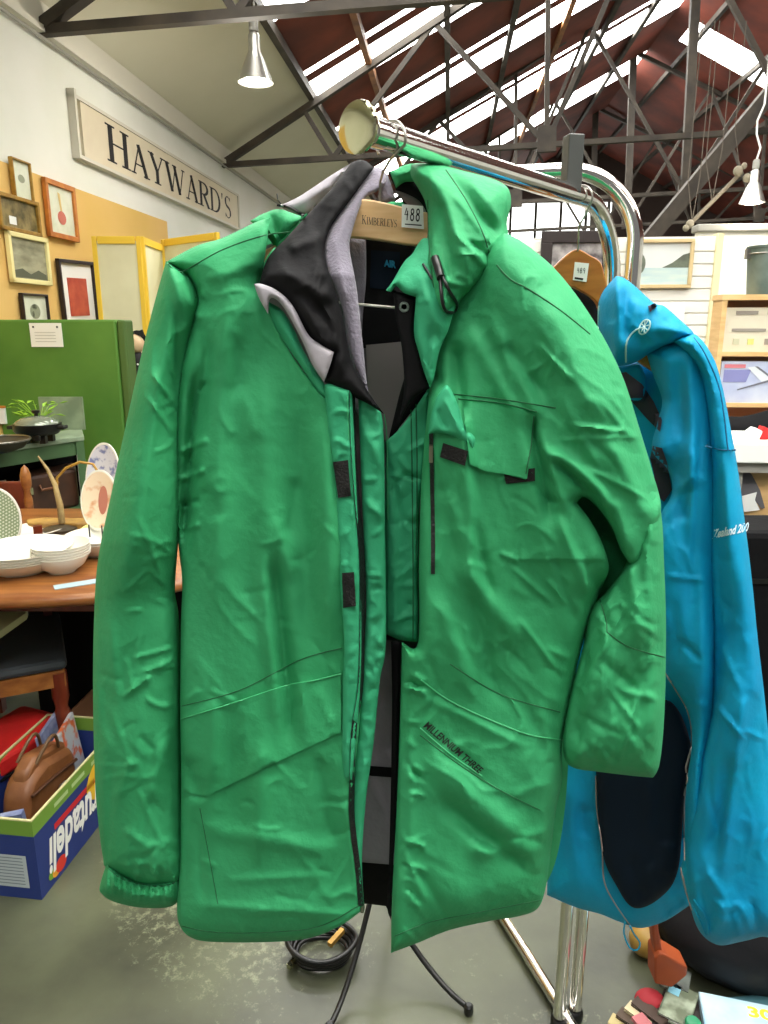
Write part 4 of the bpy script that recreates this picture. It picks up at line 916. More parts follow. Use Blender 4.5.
def patch(name, poly, keys, m, par, off=.0012, th=.0015, sp=4, fallY=.86, inner=True, bev=0):
    """thin flat patch lying on a cloth surface"""
    ol = crom([tuple(p)+(1,) if len(p)==2 else p for p in poly], sp); po = np.array(ol); x0,y0=po.min(0); x1,y1=po.max(0)
    g = np.array([(x,y) for y in np.arange(y0+sp*.4,y1,sp) for x in np.arange(x0+sp*.4,x1,sp)] or [(x0,y0)]); g = g[inside(g, ol)]
    if len(g): g = g[seg_dist(g, po, np.roll(po,-1,0)) > sp*.4]
    V = np.concatenate([po, g]) if len(g) else po
    r = delaunay_2d_cdt([Vector(v) for v in V], [], [list(range(len(ol)))], 1, 1e-5); vs = [tuple(v) for v in r[0]]; fs = [tuple(f) for f in r[2]]
    n = len(vs); fr = [surf(x,y,keys,off+th,fallY) for x,y in vs]; bk = [surf(x,y,keys,off*.2,fallY) for x,y in vs]
    ed = set()
    for f in fs:
        for a,b in zip(f, f[1:]+f[:1]): ed.add((a,b))
    mb = MB(); mb.v = fr+bk; mb.f = fs+[tuple(i+n for i in f[::-1]) for f in fs]+[(b,a,a+n,b+n) for a,b in ed if (b,a) not in ed]
    SURF[name] = BVHTree.FromPolygons(fr, fs)
    return mb.build(name, m, par, smooth=60)
def quadmap(a, b, c, d, keys, off=.0015, fallY=.86):   # a bottom-left, b bottom-right, c top-right, d top-left in px
    def f(u, v):
        x = (a[0]*(1-u)+b[0]*u)*(1-v)+(d[0]*(1-u)+c[0]*u)*v; y = (a[1]*(1-u)+b[1]*u)*(1-v)+(d[1]*(1-u)+c[1]*u)*v
        return surf(x, y, keys, off, fallY)
    return f
random.seed(11)
def rnd(n, bb, a0, a1, l0, l1, w=(2,5), amp=(.8,2.2), sign=True):
    out = []
    for _ in range(n):
        x = random.uniform(bb[0],bb[2]); y = random.uniform(bb[1],bb[3]); a = math.radians(random.uniform(a0,a1)); l = random.uniform(l0,l1)
        am = random.uniform(*amp)*(random.choice((1,-1)) if sign else 1); ww = random.uniform(*w)
        out.append((x,y,x+l*math.cos(a),y+l*math.sin(a),ww,am,random.uniform(-4,4)))
    return out
gc = dict(rough=.66, bump=.14, bsc=110, spec=.24)
GREEN = mat('green_nylon', (54,152,100), c2=(46,142,90), sc=5, **gc)
GTRIM = mat('green_facing', (56,160,116), c2=(46,148,104), sc=9, **gc)
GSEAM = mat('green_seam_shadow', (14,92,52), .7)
GEDGE = mat('green_piping', (58,162,106), .5)
LBLK = mat('black_quilted_lining', (10,9,12), .7, spec=.2, bump=.15, bsc=60)
LGRY = mat('grey_fleece', (128,122,136), .9, bump=.3, bsc=300, sheen=.3)
LGR2 = mat('taupe_lining', (112,104,106), .7, bump=.1, bsc=60)
LLT = mat('pale_grey_lining', (162,157,164), .85, bump=.15, bsc=90)
VEL = mat('black_velcro', (16,14,14), .9, c2=(44,40,38), sc=300, lo=.6, hi=.75, bump=.5, bsc=400)
BLUE = mat('blue_shell_fabric', (0,150,190), rough=.62, bump=.12, bsc=110, spec=.26, c2=(0,136,184), sc=5)
PLUM = mat('plum_panel', (44,34,54), .7, c2=(56,38,56), sc=12)
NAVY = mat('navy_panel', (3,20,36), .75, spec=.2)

# ================================================================= CHROME RACK
t = thing('clothes_rack', 'chrome tube clothes rack with two bent arms and a round end disc', 'clothes rack', (.38,1.31,0))
A0 = P(361,128.5,.795); Ac = Vector((.385,1.305,0)); Ac.z = A0.z
def bent(a, c, r, zb=.03, n=12):
    d = (a-c).normalized(); pts = [a]; cc = c+d*r+Vector((0,0,-r))
    for i in range(n+1):
        s_ = PI/2*i/n; pts.append(cc-d*r*math.sin(s_)+Vector((0,0,r*math.cos(s_))))
    pts.append(Vector((c.x,c.y,zb))); return pts
MB().tube(bent(A0, Ac, .13), .0135, 24).build('front_arm', M['chrome'], t, smooth=60)
Bc = Vector((.425,1.325,1.752)); B0 = Vector((.12,1.40,1.752))
MB().tube(bent(B0, Bc, .12), .0135, 24).build('rear_arm', M['chrome'], t, smooth=60)
dA = (A0-Ac).normalized(); TA = Matrix.Translation(A0) @ dA.to_track_quat('Z','Y').to_matrix().to_4x4()
MB().lathe([(.0135,-.006),(.0165,-.005),(.0165,.0),(.021,.001),(.0235,.002),(.0248,.004),(.0242,.006),(.020,.0085),(.011,.0103),(.001,.0108)], n=40, T=TA).build('end_disc', M['brass'], t, smooth=40)
MB().lathe([(.0137,-.03),(.015,-.03),(.015,-.012),(.0137,-.012)], n=24, T=TA).build('collar', M['chrome'], t, smooth=40)
MB().tube([(Ac.x-.14,1.78,.02),(Ac.x+.02,1.30,.02),(Ac.x+.11,1.0,.02)], .0135, 16).build('base_tube', M['chrome'], t, smooth=60)
for c_ in (Ac, Bc): MB().lathe([(.018,0),(.018,.02),(.0155,.024),(.0138,.026)], (c_.x,c_.y,0), 20).build('socket', M['blackm'], t, smooth=40)
MB().beam(P(505,172,1.36)*0+Vector((Ac.x,Ac.y,1.1)), Vector((Bc.x,Bc.y,1.1)), .012).build('cross_tie', M['chrome'], t)
# dark square upright clipped on the arm with a wire beside it
pA = A0+(Ac-A0)*.725
sq = MB(Matrix.Translation(pA) @ Matrix.Rotation(.2,4,'Z')).box(-.012,.012,-.012,.012,.0,.078); tag(sq.build('square_post_clip', mat('dark_grey_steel',(62,64,62),.45), bevel=.002), 'dark grey square post standing on the chrome front arm', 'post')
pw = P(572,182,pA.y+.03)
tag(MB().tube([pw+Vector((0,0,0)), P(572,165,pA.y+.03), P(571,147,pA.y+.03), P(569.5,144,pA.y+.03), P(568,150,pA.y+.03), P(568.5,182,pA.y+.03)], .0028, 8).build('wire_loop', M['china'], smooth=60), 'pale wire loop upright beside the dark square post', 'wire')

# ================================================================= HANGERS
def G0(x, y): return .86-.00012*(x-385)
dAr = (Ac-A0).normalized()
def hook(centre, side, up, r, stem_to, nm, par, sag=0):
    pts = []
    for i in range(15):
        a = math.radians(200-250*i/14) ; pts.append(centre+side*r*math.cos(a)+up*r*math.sin(a))
    pts += stem_to
    return MB().tube(pts, .0014, 8).build(nm, M['wire'], par, smooth=60)
Yh = G0(385,0)+.028
t = thing('wooden_hanger', 'pale beech hanger lettered KIMBERLEYS with a 488 ticket, holding the green jacket', 'hanger', P(388,250,Yh))
def hang_slab(poly, Y, d, nm, m, par):
    ol = crom(poly, 5); mb = MB(); n = len(ol); v = [P(x,y,Y(x)) for x,y in ol]; w = [p+Vector((0,d,0)) for p in v]
    return mb.add(v+w, [tuple(range(n))[::-1], tuple(range(n,2*n))]+[(i,(i+1)%n,(i+1)%n+n,i+n) for i in range(n)]).build(nm, m, par, smooth=35, bevel=.002)
YH = lambda x: Yh-.00010*(x-385)
hang_slab([(240,262,1),(300,232),(349,205),(367,199),(425,212),(450,216),(500,250),(560,285,1),(556,297,1),(500,268),(440,248),(410,245),(349,238),(300,252),(246,274,1)], YH, .012, 'hanger_body', M['beech'], t)
hk = P(384,136,.845)   # centre on the front arm
cA = A0+dAr*((P(393,140,.83)-A0).dot(dAr)); cA = cA+Vector((0,0,-.0))
side = Vector((.55,-.84,0)).normalized(); side = Vector((dAr.y,-dAr.x,0))
pts = []
for i in range(17):
    a = math.radians(215-235*i/16); pts.append(cA+side*.019*math.cos(a)+Vector((0,0,.019*math.sin(a)-.003)))
pts += [P(390,160,.845), P(383,172,.87), P(380,182,Yh+.006), P(380,205,Yh+.006)]
MB().tube(pts, .0015, 8).build('hook', M['wire'], t, smooth=60)
MB().tube([P(322,301,Yh),P(344,303,Yh-.005),P(388,307,Yh-.005),P(428,310,Yh)], .0016, 8).build('trouser_bar', M['china'], t, smooth=60)
for x in ((322,301,322,246),(428,310,428,240)): MB().tube([P(x[0],x[1],Yh),P(x[2],x[3],Yh+.006)], .0016, 8).build('bar_wire', M['wire'], t)
hf = lambda off: (lambda a,b,c,d: (lambda u,v: P((a[0]*(1-u)+b[0]*u)*(1-v)+(d[0]*(1-u)+c[0]*u)*v, (a[1]*(1-u)+b[1]*u)*(1-v)+(d[1]*(1-u)+c[1]*u)*v, YH(385)-off)))
serif_on('lettering', 'KIMBERLEYS', hf(.004)((362,224),(397,227.5),(397.5,218.5),(362,215)), M['ink'], t, small=.84)
mb = MB(); q = [P(x,y,YH(412)-.0045) for x,y in ((402,204),(423,206),(424,229),(401.5,227))]; q2 = [p+Vector((0,.0015,0)) for p in q]
mb.add(q+q2, [(3,2,1,0),(4,5,6,7),(0,1,5,4),(1,2,6,5),(2,3,7,6),(3,0,4,7)]); mb.build('number_ticket', M['white'], t)
def hand(name, s, f, m, par, w=.13):
    D = {'4': (.62,[[(.3,1),(.08,.45),(.5,.48)],[(.42,.8),(.38,0)]]), '8': (.6,[arc(.3,.74,.17,.2,90,450,14), arc(.28,.27,.2,.25,90,450,14)]), '9': (.55,[arc(.28,.7,.18,.24,0,360,14),[(.46,.72),(.4,.0)]])}
    x = 0; tot = sum(D[c][0]+.12 for c in s); mb = MB()
    for c in s:
        for st in D[c][1]: ribbon(mb, [((x+p[0]),p[1]) for p in st], [w]*len(st), lambda u,v: f(u/tot,v))
        x += D[c][0]+.12
    return mb.build(name, m, par, fix=False)
hand('ticket_number', '488', hf(.0092)((404,220),(421,221.5),(421.5,208.5),(404.5,208)), M['ink'], t)
mb = MB(); f_ = hf(.0092)((403,225),(422,226.5),(422,224),(403,222.8)); mb.quad(f_(.1,.2),f_(.98,.2),f_(.98,.7),f_(.1,.7)); mb.build('ticket_print', M['ink'], t, fix=False)

# amber hanger
Y2 = 1.20
t = thing('wooden_hanger', 'amber brown hanger with a 489 ticket, holding the blue jacket', 'hanger', P(585,290,Y2))
Y2f = lambda x: Y2-.0009*(x-585)
hang_slab([(548,276,1),(556,265),(572,251),(580,249.5),(592,256),(601,262),(606,280),(613,310),(640,345),(668,368,1),(664,378,1),(630,355),(604,330),(598,304),(580,290),(566,286),(550,290,1)], Y2f, .016, 'hanger_body', M['amber'], t)
cB = A0+dAr*((P(584,195,1.19)-A0).dot(dAr)); pts = []
for i in range(15):
    a = math.radians(150-190*i/14); pts.append(cB+side*.0185*math.cos(a)+Vector((0,0,.0185*math.sin(a)-.003)))
pts += [P(586,214,1.19), P(579,226,1.195), P(578,252,Y2+.008)]
MB().tube(pts, .0015, 8).build('hook', M['wire'], t, smooth=60)
def g2(off):
    def k(a,b,c,d):
        def f(u,v):
            x = (a[0]*(1-u)+b[0]*u)*(1-v)+(d[0]*(1-u)+c[0]*u)*v; y = (a[1]*(1-u)+b[1]*u)*(1-v)+(d[1]*(1-u)+c[1]*u)*v
            return P(x, y, Y2f(x)-off)
        return f
    return k
mb = MB(); q = [P(x,y,Y2f(x)-.003) for x,y in ((575,262),(589,263.5),(586.5,282),(573,280))]; q2 = [p+Vector((0,.0016,0)) for p in q]
mb.add(q+q2, [(3,2,1,0),(4,5,6,7),(0,1,5,4),(1,2,6,5),(2,3,7,6),(3,0,4,7)]); mb.build('number_ticket', M['white'], t)
hand('ticket_number', '489', g2(.0042)((576.5,273),(585.5,273.5),(586,268),(577,267.5)), M['ink'], t, w=.12)
mb = MB(); f_ = g2(.0042)((574.5,279),(583,280.3),(583.3,278.3),(574.8,277)); mb.quad(f_(0,0),f_(1,0),f_(1,1),f_(0,1)); mb.build('ticket_print', M['ink'], t, fix=False)

# ================================================================= GREEN JACKET
J = thing('green_jacket', 'green padded hooded parka hanging open on a pale wooden hanger, nearest the camera', 'jacket', P(385,930,.87))
g = lambda o: (lambda x, y: G0(x,y)+o)
# inside
piece('back_lining', [(250,250,1),(330,232),(440,240),(520,262,1),(560,500),(550,860,1),(400,872),(210,880,1),(215,500)], g(.085), .0, 40, .01, LGR2, J, sp=8, und=(.006,80), backY=g(.10))
piece('back_panel', [(180,262,1),(260,222),(345,205),(430,205),(510,240),(590,320,1),(575,600),(548,880),(420,872),(360,864),(200,895),(190,600)], g(.105), .0, 40, .03, GREEN, J, sp=8, und=(.006,80))
piece('hem_facing', [(350,858,1),(402,858,1),(402,908,1),(352,902,1)], g(.074), .0, 8, .004, LBLK, J, sp=5)
piece('neck_lining', [(330,238,1),(425,238,1),(425,300),(420,348,1),(350,348,1)], g(.072), .0, 10, .005, LBLK, J, sp=4, und=(.004,30))
piece('neck_strip', [(346,236,1),(366,240,1),(366,280),(362,345),(372,432,1),(352,400),(343,316)], g(.062), .004, 8, .004, LGRY, J, sp=3)
patch('neck_label', [(371,250),(400,252),(399,290),(370,288)], ['neck_lining'], NAVY, J)
text_on('label_lettering', 'AIR', quadmap((384,266.5),(396,268.5),(396,261),(384,259.5), ['neck_label']), mat('label_blue',(20,140,190),.5), J, bold=.05)
piece('lining_panel', [(366,345,1),(420,340,1),(424,420),(388,440,1),(372,430)], g(.064), .0, 8, .003, mat('warm_grey_lining',(132,122,122),.7), J, sp=4)
piece('inner_facing', [(392,286,1),(404,290),(420,300),(420,343),(430,382),(402,424),(388,442,1),(398,400),(408,360),(404,330),(396,305)], g(.02), .004, 6, .006, LBLK, J, sp=3)
# left sleeve
sl = [(166,261,1),(152,312),(142,352),(128,415),(112,490),(98,560),(94,620),(93,700),(95,780),(98,820),(103,858),(107,868),(135,884),(165,886),(182,878),(182,800),(181,700),(179,620),(175,590),(178,545),(180,500),(180,440),(183,380),(194,330),(200,300),(188,274)]
slf = [(150,280,136,420,14,3),(175,300,178,420,6,-6),(160,360,120,600,16,5),(150,372,185,415,2.5,3.5,0,1),(145,395,175,435,2.5,2.5,0,1),(140,520,165,585,3,3),(124,592,150,568,2.5,2.5),(150,570,165,586,2,2.5),
 (125,612,142,610,2,2.5),(134,658,172,648,2.5,3,0,1),(142,672,174,658,2.5,4,2,1),(124,696,150,676,3,5,0,1),(126,660,132,690,3,3),(146,698,170,706,2.5,3,3),(158,668,176,666,2,2.5),
 (110,620,118,700,6,4),(98,660,112,740,5,-3),(112,760,108,850,5,-4),(130,760,118,800,4,3),(138,790,165,850,3,2.5),(125,830,150,850,5,3),(150,800,140,840,3,-2),(165,740,150,800,8,3),(104,700,130,760,4,2)]
slf += rnd(16,(112,862,175,878),60,120,10,20,(1.8,3),(2,4))
slf += rnd(26,(100,420,175,880),-60,60,12,34,(1.8,3.5),(.8,2))+rnd(8,(120,840,170,870),-30,30,10,20,(2,3.5),(1.5,3.5))
piece('sleeve', sl, lambda x,y: G0(x,y)+.025-.022*max(0,min(1,(600-y)/60)), .058, 46, .055, GREEN, J, slf, und=(.008,50), crk=(.0016,22), sp=2.6, key='sleeveL', dirn=.3, seed=1)
cf = [(107,862,1),(100,885),(101,893),(112,901),(135,907),(160,908),(174,905),(180,895),(180,872,1),(165,880),(135,880)]
cuf = [(100,890,180,894,3,-2)]+[(x, 868+4*math.sin(x), x+random.uniform(-2,2), 906, 1.8, 3.0*(1 if i%2 else -1)) for i, x in enumerate(np.arange(104,180,3.2))]
piece('cuff', cf, lambda x,y: G0(x,y)+.023, .052, 34, .055, GREEN, J, cuf, sp=2.2, key='cuffL', seed=2)
seam('cuff_stitching', [[(108,868),(120,878),(140,884),(165,886),(179,880)]], ['cuffL','sleeveL'], GSEAM, J, r=.0008)
# left front panel
bl = [(166,262,1),(196,246),(222,238),(256,222),(270,218,1),(266,250),(262,284),(270,310),(286,345),(304,372),(326,398),(340,402),(353,400,1),(356,480),(362,600),(361,700),(354,780),(352,830),(358,880),(360,905),(360,912,1),(340,926),(310,938),(270,942),(215,942),(192,938),(180,926),(177,905),(180,860),(181,780),(180,700),(181,620),(182,580),(176,520),(174,440),(180,370),(190,320),(196,296),(186,276)]
blf = [(196,380,184,540,7,-12),(208,340,200,440,6,-7),(180,452,206,440,3,5),(180,480,204,470,3,5),(182,505,200,500,3,-5),(184,530,200,524,3,4),(225,300,215,600,14,4),(262,380,272,560,16,4),(274,560,292,740,9,-7),(262,560,280,720,9,4),(300,420,310,640,12,-4),(325,420,330,640,10,3),(200,392,205,382,3,-5),(188,470,200,560,5,3),
 (190,300,200,320,3,4),(188,276,206,300,3,4),(215,700,212,780,8,3),(238,700,230,770,6,-2),(262,740,258,860,10,3),(196,810,202,900,5,-4),(185,760,200,800,8,-5),(210,830,330,850,10,2.5),(230,880,320,876,5,2),(200,860,216,866,3,2),(300,690,306,730,3,2.5),
 (318,690,332,725,3,3),(320,760,330,840,8,-3),(195,905,350,915,6,3),(186,700,200,690,3,3),(210,690,236,702,3,2),(205,280,260,262,8,2),(196,268,206,296,5,3)]
blf += rnd(20,(185,540,340,920),-70,70,14,40,(2.5,6),(.6,1.6))+rnd(8,(190,270,320,520),60,110,30,90,(5,10),(1,2))+rnd(10,(190,800,350,930),-20,25,12,34,(2,4),(1,2))
piece('front_panel', bl, lambda x,y: G0(x,y)-.0-.0, .04, 40, .07, GREEN, J, blf, und=(.012,75), crk=(.0013,30), sp=2.4, sub=[(315,200,400,960),(262,215,330,405)], key='frontL', seed=3)
KL = ['frontL']
seam('seam', [[(168,264),(180,278),(196,298)],[(172,276),(186,270),(222,250),(262,236),(290,232)],[(182,706),(240,690),(300,660),(342,648)],[(200,808),(208,850),(218,904)],[(182,926),(215,932),(270,932),(320,926),(358,906)]], KL, GSEAM, J, r=.0008)
patch('pocket_flap', [(181,719),(230,704),(285,686),(312,681),(341,674),(341,732),(300,751),(250,775),(206,796),(182,792)], KL, GREEN, J, off=.002, th=.004)
seam('pocket_piping', [[(181,719),(230,704),(285,686),(312,681),(341,674)]], KL+['pocket_flap'], GEDGE, J, r=.0009, off=.0009)
# left placket
st = [(324,385,1),(331,384),(352,390,1),(356,480),(361,600),(360,690),(352,780,1),(343,770),(343,690),(344,640),(338,560),(333,480)]
piece('placket_strip', st, lambda x,y: G0(x,y)-.046, .006, 6, .012, GTRIM, J, rnd(22,(328,390,360,760),-40,50,10,22,(2,3.5),(1,2.5)), sp=2.5, key='stripL', crk=(.001,14), seed=4)
st2 = [(358,392,1),(368,398),(380,410),(384,440),(385,520),(386,640),(380,680),(374,740),(366,800),(362,860),(364,905,1),(358,910,1),(355,860),(352,800),(357,740),(362,680),(366,600),(362,500)]
piece('zip_facing', st2, lambda x,y: G0(x,y)-.03, .006, 6, .02, GTRIM, J, rnd(34,(360,400,385,860),-50,60,10,22,(2,4),(1,3))+[(364,430,384,470,6,4),(366,500,384,520,5,3)], sp=2.5, key='facingL', crk=(.0012,14), seed=5)
SURF['zipbase'] = SURF['frontL']
def strip(name, line, w, keys, m, par, off=.002, fallY=.83):
    pts = crom(line, 3, closed=False); poly_l = []; poly_r = []
    for i,(x,y) in enumerate(pts):
        a = pts[max(i-1,0)]; b = pts[min(i+1,len(pts)-1)]; l = math.hypot(b[0]-a[0],b[1]-a[1]) or 1; nx,ny = -(b[1]-a[1])/l*w/2,(b[0]-a[0])/l*w/2
        poly_l.append((x+nx,y+ny)); poly_r.append((x-nx,y-ny))
    mb = MB(); n = len(pts)
    fr = [surf(x,y,keys,off,fallY) for x,y in poly_l+poly_r]; bk = [v+Vector((0,.003,0)) for v in fr]
    mb.add(fr+bk, [(i,i+1,n+i+1,n+i) for i in range(n-1)]+[(2*n+i,3*n+i,3*n+i+1,2*n+i+1) for i in range(n-1)]+[(i,2*n+i,2*n+i+1,i+1) for i in range(n-1)]+[(n+i,n+i+1,3*n+i+1,3*n+i) for i in range(n-1)]+[(0,n,3*n,2*n),(n-1,3*n-1,4*n-1,2*n-1)])
    return mb.build(name, m, par, smooth=60)
ZIPM = mat('zip_tape',(12,12,14),.5,bump=.4,bsc=300)
strip('zip', [(352,390),(353,440),(357,500),(362,560),(362,640),(360,690),(354,730),(352,780),(352,820),(358,870),(361,906)], 5.5, ['stripL','facingL','frontL'], ZIPM, J, off=.0015)
MB().lathe([(.003,-.008),(.004,0),(.003,.008)], surf(362,907,['frontL','facingL'],.004), 10).build('zip_slider', M['wire'], J, smooth=40)
for nm, pl in (('velcro_patch',[(333,462),(348,460),(351,496),(338,498)]),('velcro_patch',[(342,573),(354,572),(356,606),(343,608)])): patch(nm, pl, ['stripL','frontL'], VEL, J, off=.001, th=.0015, sp=3)
seam('stitching', [[(384,414),(387,440),(388,520)],[(347,396),(349,440)]], ['facingL','stripL'], GEDGE, J, r=.0006)
# centre storm flap
fl = [(386,441,1),(400,428),(415,408),(430,386,1),(428,440),(420,500),(418,560),(418,642,1),(400,640),(386,634,1),(385,540)]
piece('storm_flap', fl, lambda x,y: G0(x,y)+.012, .006, 5, .006, GTRIM, J, rnd(26,(388,440,416,636),-70,70,14,34,(2.5,5),(1,3))+[(388,460,400,520,4,-4),(392,450,396,640,5,3)], sp=2.5, crk=(.001,14), seed=6, key='storm')
seam('stitching', [[(411,410),(412,470),(413,560),(413,640)],[(416,404),(417,470),(416,560)]], ['storm'], GSEAM, J, r=.0008)
piece('zip_tape', [(391,641,1),(401,642,1),(399,700),(397,800),(393,870),(391,920,1),(387,905),(389,860),(391,780),(392,700)], lambda x,y: G0(x,y)+.01, .002, 3, .004, LBLK, J, sp=3)
piece('inner_skirt', [(362,640,1),(398,640,1),(398,720),(396,865,1),(360,862,1),(362,760)], g(.06), .0, 8, .003, LLT, J, rnd(10,(362,650,396,860),60,110,20,50,(3,5),(2,4)), sp=4)
patch('inner_band', [(360,764),(372,766),(400,768),(400,778),(372,776),(360,774)], ['inner_skirt'], LBLK, J)
# right front panel with upper sleeve
br = [(430,386,1),(440,330),(450,300),(468,272),(484,246),(500,234),(512,236),(532,249),(556,270),(580,300),(604,338),(624,380),(640,430),(652,470),(661,508),(650,535),(636,566),(622,552),(612,528),(598,508),(584,497),(577,503,1),(590,520),(603,545),(609,568),(603,585),(592,612),(580,655),(570,700),(562,742),(562,780),(556,810),(551,850),(546,886),(538,908),(520,916),(490,921),(450,930),(420,942),(391,953,1),(392,900),(397,800),(400,720),(402,642,1),(418,643),(419,560),(422,470)]
brf = [(455,345,462,420,8,-6),(470,330,520,420,9,3),(490,320,540,420,9,3),(505,345,545,395,7,-3),(540,345,572,380,5,4,0,1),(500,330,512,390,5,2.5),(462,400,474,560,8,5),(474,520,492,596,5,-5),(452,500,476,590,8,4),(500,553,519,561,3,3),(512,566,551,602,3.5,3.5,0,1),
 (440,600,470,690,9,3),(470,590,500,700,9,-3),(520,620,556,668,4,3,0,1),(455,560,520,640,12,4),(545,300,600,420,22,5),(530,420,552,520,7,-6),(538,430,566,510,6,5),(555,460,600,500,6,-9),(545,450,610,508,8,6,-6),(610,440,650,520,10,4),(560,440,650,436,3,2),
 (570,425,630,432,2.5,3,0,1),(590,470,650,500,3,2.5),(600,400,634,440,4,3),(560,520,590,600,7,4),(556,560,575,620,6,-4),(580,560,590,590,3,3),(548,580,566,604,2.5,3),(615,500,628,550,6,4),
 (430,760,520,840,14,5),(440,800,520,865,10,-6),(470,850,540,850,10,3),(420,870,450,925,5,-4),(404,850,425,900,4,4),(408,700,412,860,5,3),(540,700,556,780,6,3),(520,840,548,830,6,3),(430,700,520,745,5,3),(560,395,600,470,6,3),(436,690,425,720,4,-2)]
brf += rnd(30,(425,420,560,700),20,75,16,48,(2.2,5),(.7,2.2))+rnd(30,(400,655,414,940),10,60,10,22,(2.2,3.2),(1.8,3.6))+rnd(14,(530,300,650,520),10,70,18,50,(2.5,5),(.8,2.2))+rnd(20,(400,740,550,930),-20,60,16,46,(2.5,6),(.8,2.2))
piece('front_panel', br, lambda x,y: G0(x,y)-.005-(.012 if x>520 and y<560 else .012*max(0,min(1,(x-480)/40))*max(0,min(1,(600-y)/60))), .044, 42, .07, GREEN, J, brf, und=(.012,75), crk=(.0015,26), sp=2.4, sub=[(380,380,432,960),(574,492,664,590)], r2=.02, k2=16, key='frontR', dirn=-.35, seed=7)
KR = ['frontR']
piece('underarm_panel', [(560,440,1),(640,480),(640,560),(625,620),(590,640),(570,560)], g(.035), .004, 10, .02, GREEN, J, sp=4, seed=8)
# lower right sleeve
srf = [(607,632,600,700,5,4),(612,700,610,760,5,3),(620,690,660,700,4,3),(640,690,618,765,5,4,0,1),(600,660,640,690,6,-4),(585,650,575,740,8,-4),(608,640,580,690,4,4),(650,600,655,760,10,4),(610,690,640,730,3,3),(628,560,640,640,8,4),(600,600,612,640,4,-4),(645,560,650,600,5,3),(600,745,610,770,3,4),(585,740,600,768,3,-3)]
srf += rnd(30,(575,600,660,770),20,120,14,34,(2.2,4.5),(1,2.8))
sr = [(640,470,1),(656,490),(662,520),(664,560),(666,620),(665,700),(661,755),(655,775),(645,777),(600,772),(574,768),(565,758),(563,735),(570,695),(582,650),(590,612),(606,592),(622,570),(634,540)]
piece('sleeve', sr, lambda x,y: G0(x,y)-.012, .05, 42, .055, GREEN, J, srf, und=(.01,45), crk=(.002,18), sp=2.6, key='sleeveR', dirn=.5, seed=9)
seam('seam', [[(607,632),(625,645),(645,652),(664,657)],[(600,600),(606,620),(607,632)]], ['sleeveR'], GSEAM, J, r=.0008)
seam('seam', [[(497,265),(510,279),(530,290),(560,310),(590,334)],[(453,394),(500,399),(556,408)],[(450,664),(500,694),(560,712)],[(395,936),(430,922),(480,912),(540,900)],[(420,735),(460,765),(500,790),(540,810)]], KR, GSEAM, J, r=.0008)
seam('pocket_piping', [[(421,680),(445,698),(470,711),(500,724),(530,735),(562,740)],[(420,728),(450,754),(482,776)]], KR, GEDGE, J, r=.0009, off=.0006)
patch('chest_flap', [(463,402),(500,406),(535,414),(532,445),(527,479),(505,474),(485,471),(470,464),(466,430)], KR, GREEN, J, off=.002, th=.004)
patch('velcro_patch', [(504,474),(526,480),(527,469),(535,468),(535,481),(506,484)], KR, VEL, J, th=.0015, off=.0008)
seam('seam', [[(458,399),(500,403),(537,412)],[(534,416),(531,445),(526,474)]], KR+['chest_flap'], GSEAM, J, r=.0008)
strip('chest_zip', [(431,432),(432,480),(433,530),(433,574)], 4, KR, ZIPM, J, off=.0018)
MB().beam(surf(431,445,KR,.004), surf(431,462,KR,.004), .004).build('zip_pull', M['wire'], J)
piece('zip_guard', [(436,398,1),(447,385),(458,405),(464,425),(475,438),(473,450,1),(458,438),(440,433),(428,434,1),(431,415)], lambda x,y: G0(x,y)-.062, .006, 6, .012, GTRIM, J, [(445,400,460,432,3,3),(438,410,446,430,3,-3)], sp=2.2, key='guard', seed=10)
patch('velcro_patch', [(443,443),(468,451),(465,466),(440,457)], KR+['guard'], VEL, J, th=.002, off=.001, sp=3)
text_on('chest_lettering', 'MILLENNIUM THREE', quadmap((423,727),(480,775),(484,769),(427,720), KR, .0016), M['ink'], J, shear=.35, bold=.02)
# collar, right side and hood
cr = [(386,290,1),(392,282),(404,262),(412,254),(424,238),(440,250),(456,290),(450,325),(440,350),(434,378),(430,388,1),(424,372),(418,350),(414,332),(416,297,1),(404,293),(396,286),(391,292)]
piece('collar', cr, lambda x,y: G0(x,y)-.042+.0006*max(0,300-y), .012, 12, .02, GTRIM, J, [(420,270,436,330,8,3),(416,330,426,380,3,3),(430,330,428,380,4,-3),(424,300,440,345,6,-2)]+rnd(8,(410,330,434,380),60,100,12,30,(1.5,3),(1,2)), sp=2.4, key='collarR', crk=(.001,16), seed=11)
piece('collar_facing', [(393,290,1),(404,293),(416,297,1),(414,332),(419,350),(425,372),(430,388,1),(412,400),(398,424,1),(404,390),(402,350),(396,318)], lambda x,y: G0(x,y)-.03+.0004*max(0,300-y), .004, 5, .006, LBLK, J, sp=2.5, key='facingR')
MB().lathe([(.0028,0),(.0032,.0016),(.0052,.0016),(.0056,0)], n=20, T=Matrix.Translation(surf(404,307,['facingR'],.0005)) @ Matrix.Rotation(PI/2,4,'X')).build('snap_button', M['galv'], J, smooth=30)
hd = [(411,164,1),(422,163),(445,166),(464,171),(484,176),(500,182),(509,190),(511,205),(507,222),(508,240),(500,256),(487,276),(472,290),(462,300),(455,312),(446,322,1),(434,312),(428,290),(424,262),(427,240),(428,220),(425,202),(418,188),(411,176)]
hdf = [(430,170,470,270,8,5),(448,172,500,240,7,-5),(470,180,505,225,6,4),(440,200,455,290,7,-4),(452,230,490,270,5,5),(468,240,495,262,4,-5),(430,240,440,300,4,3),(500,185,506,240,4,-3),(455,195,485,235,4,4),(426,210,436,250,3,3),(445,280,470,288,4,3)]
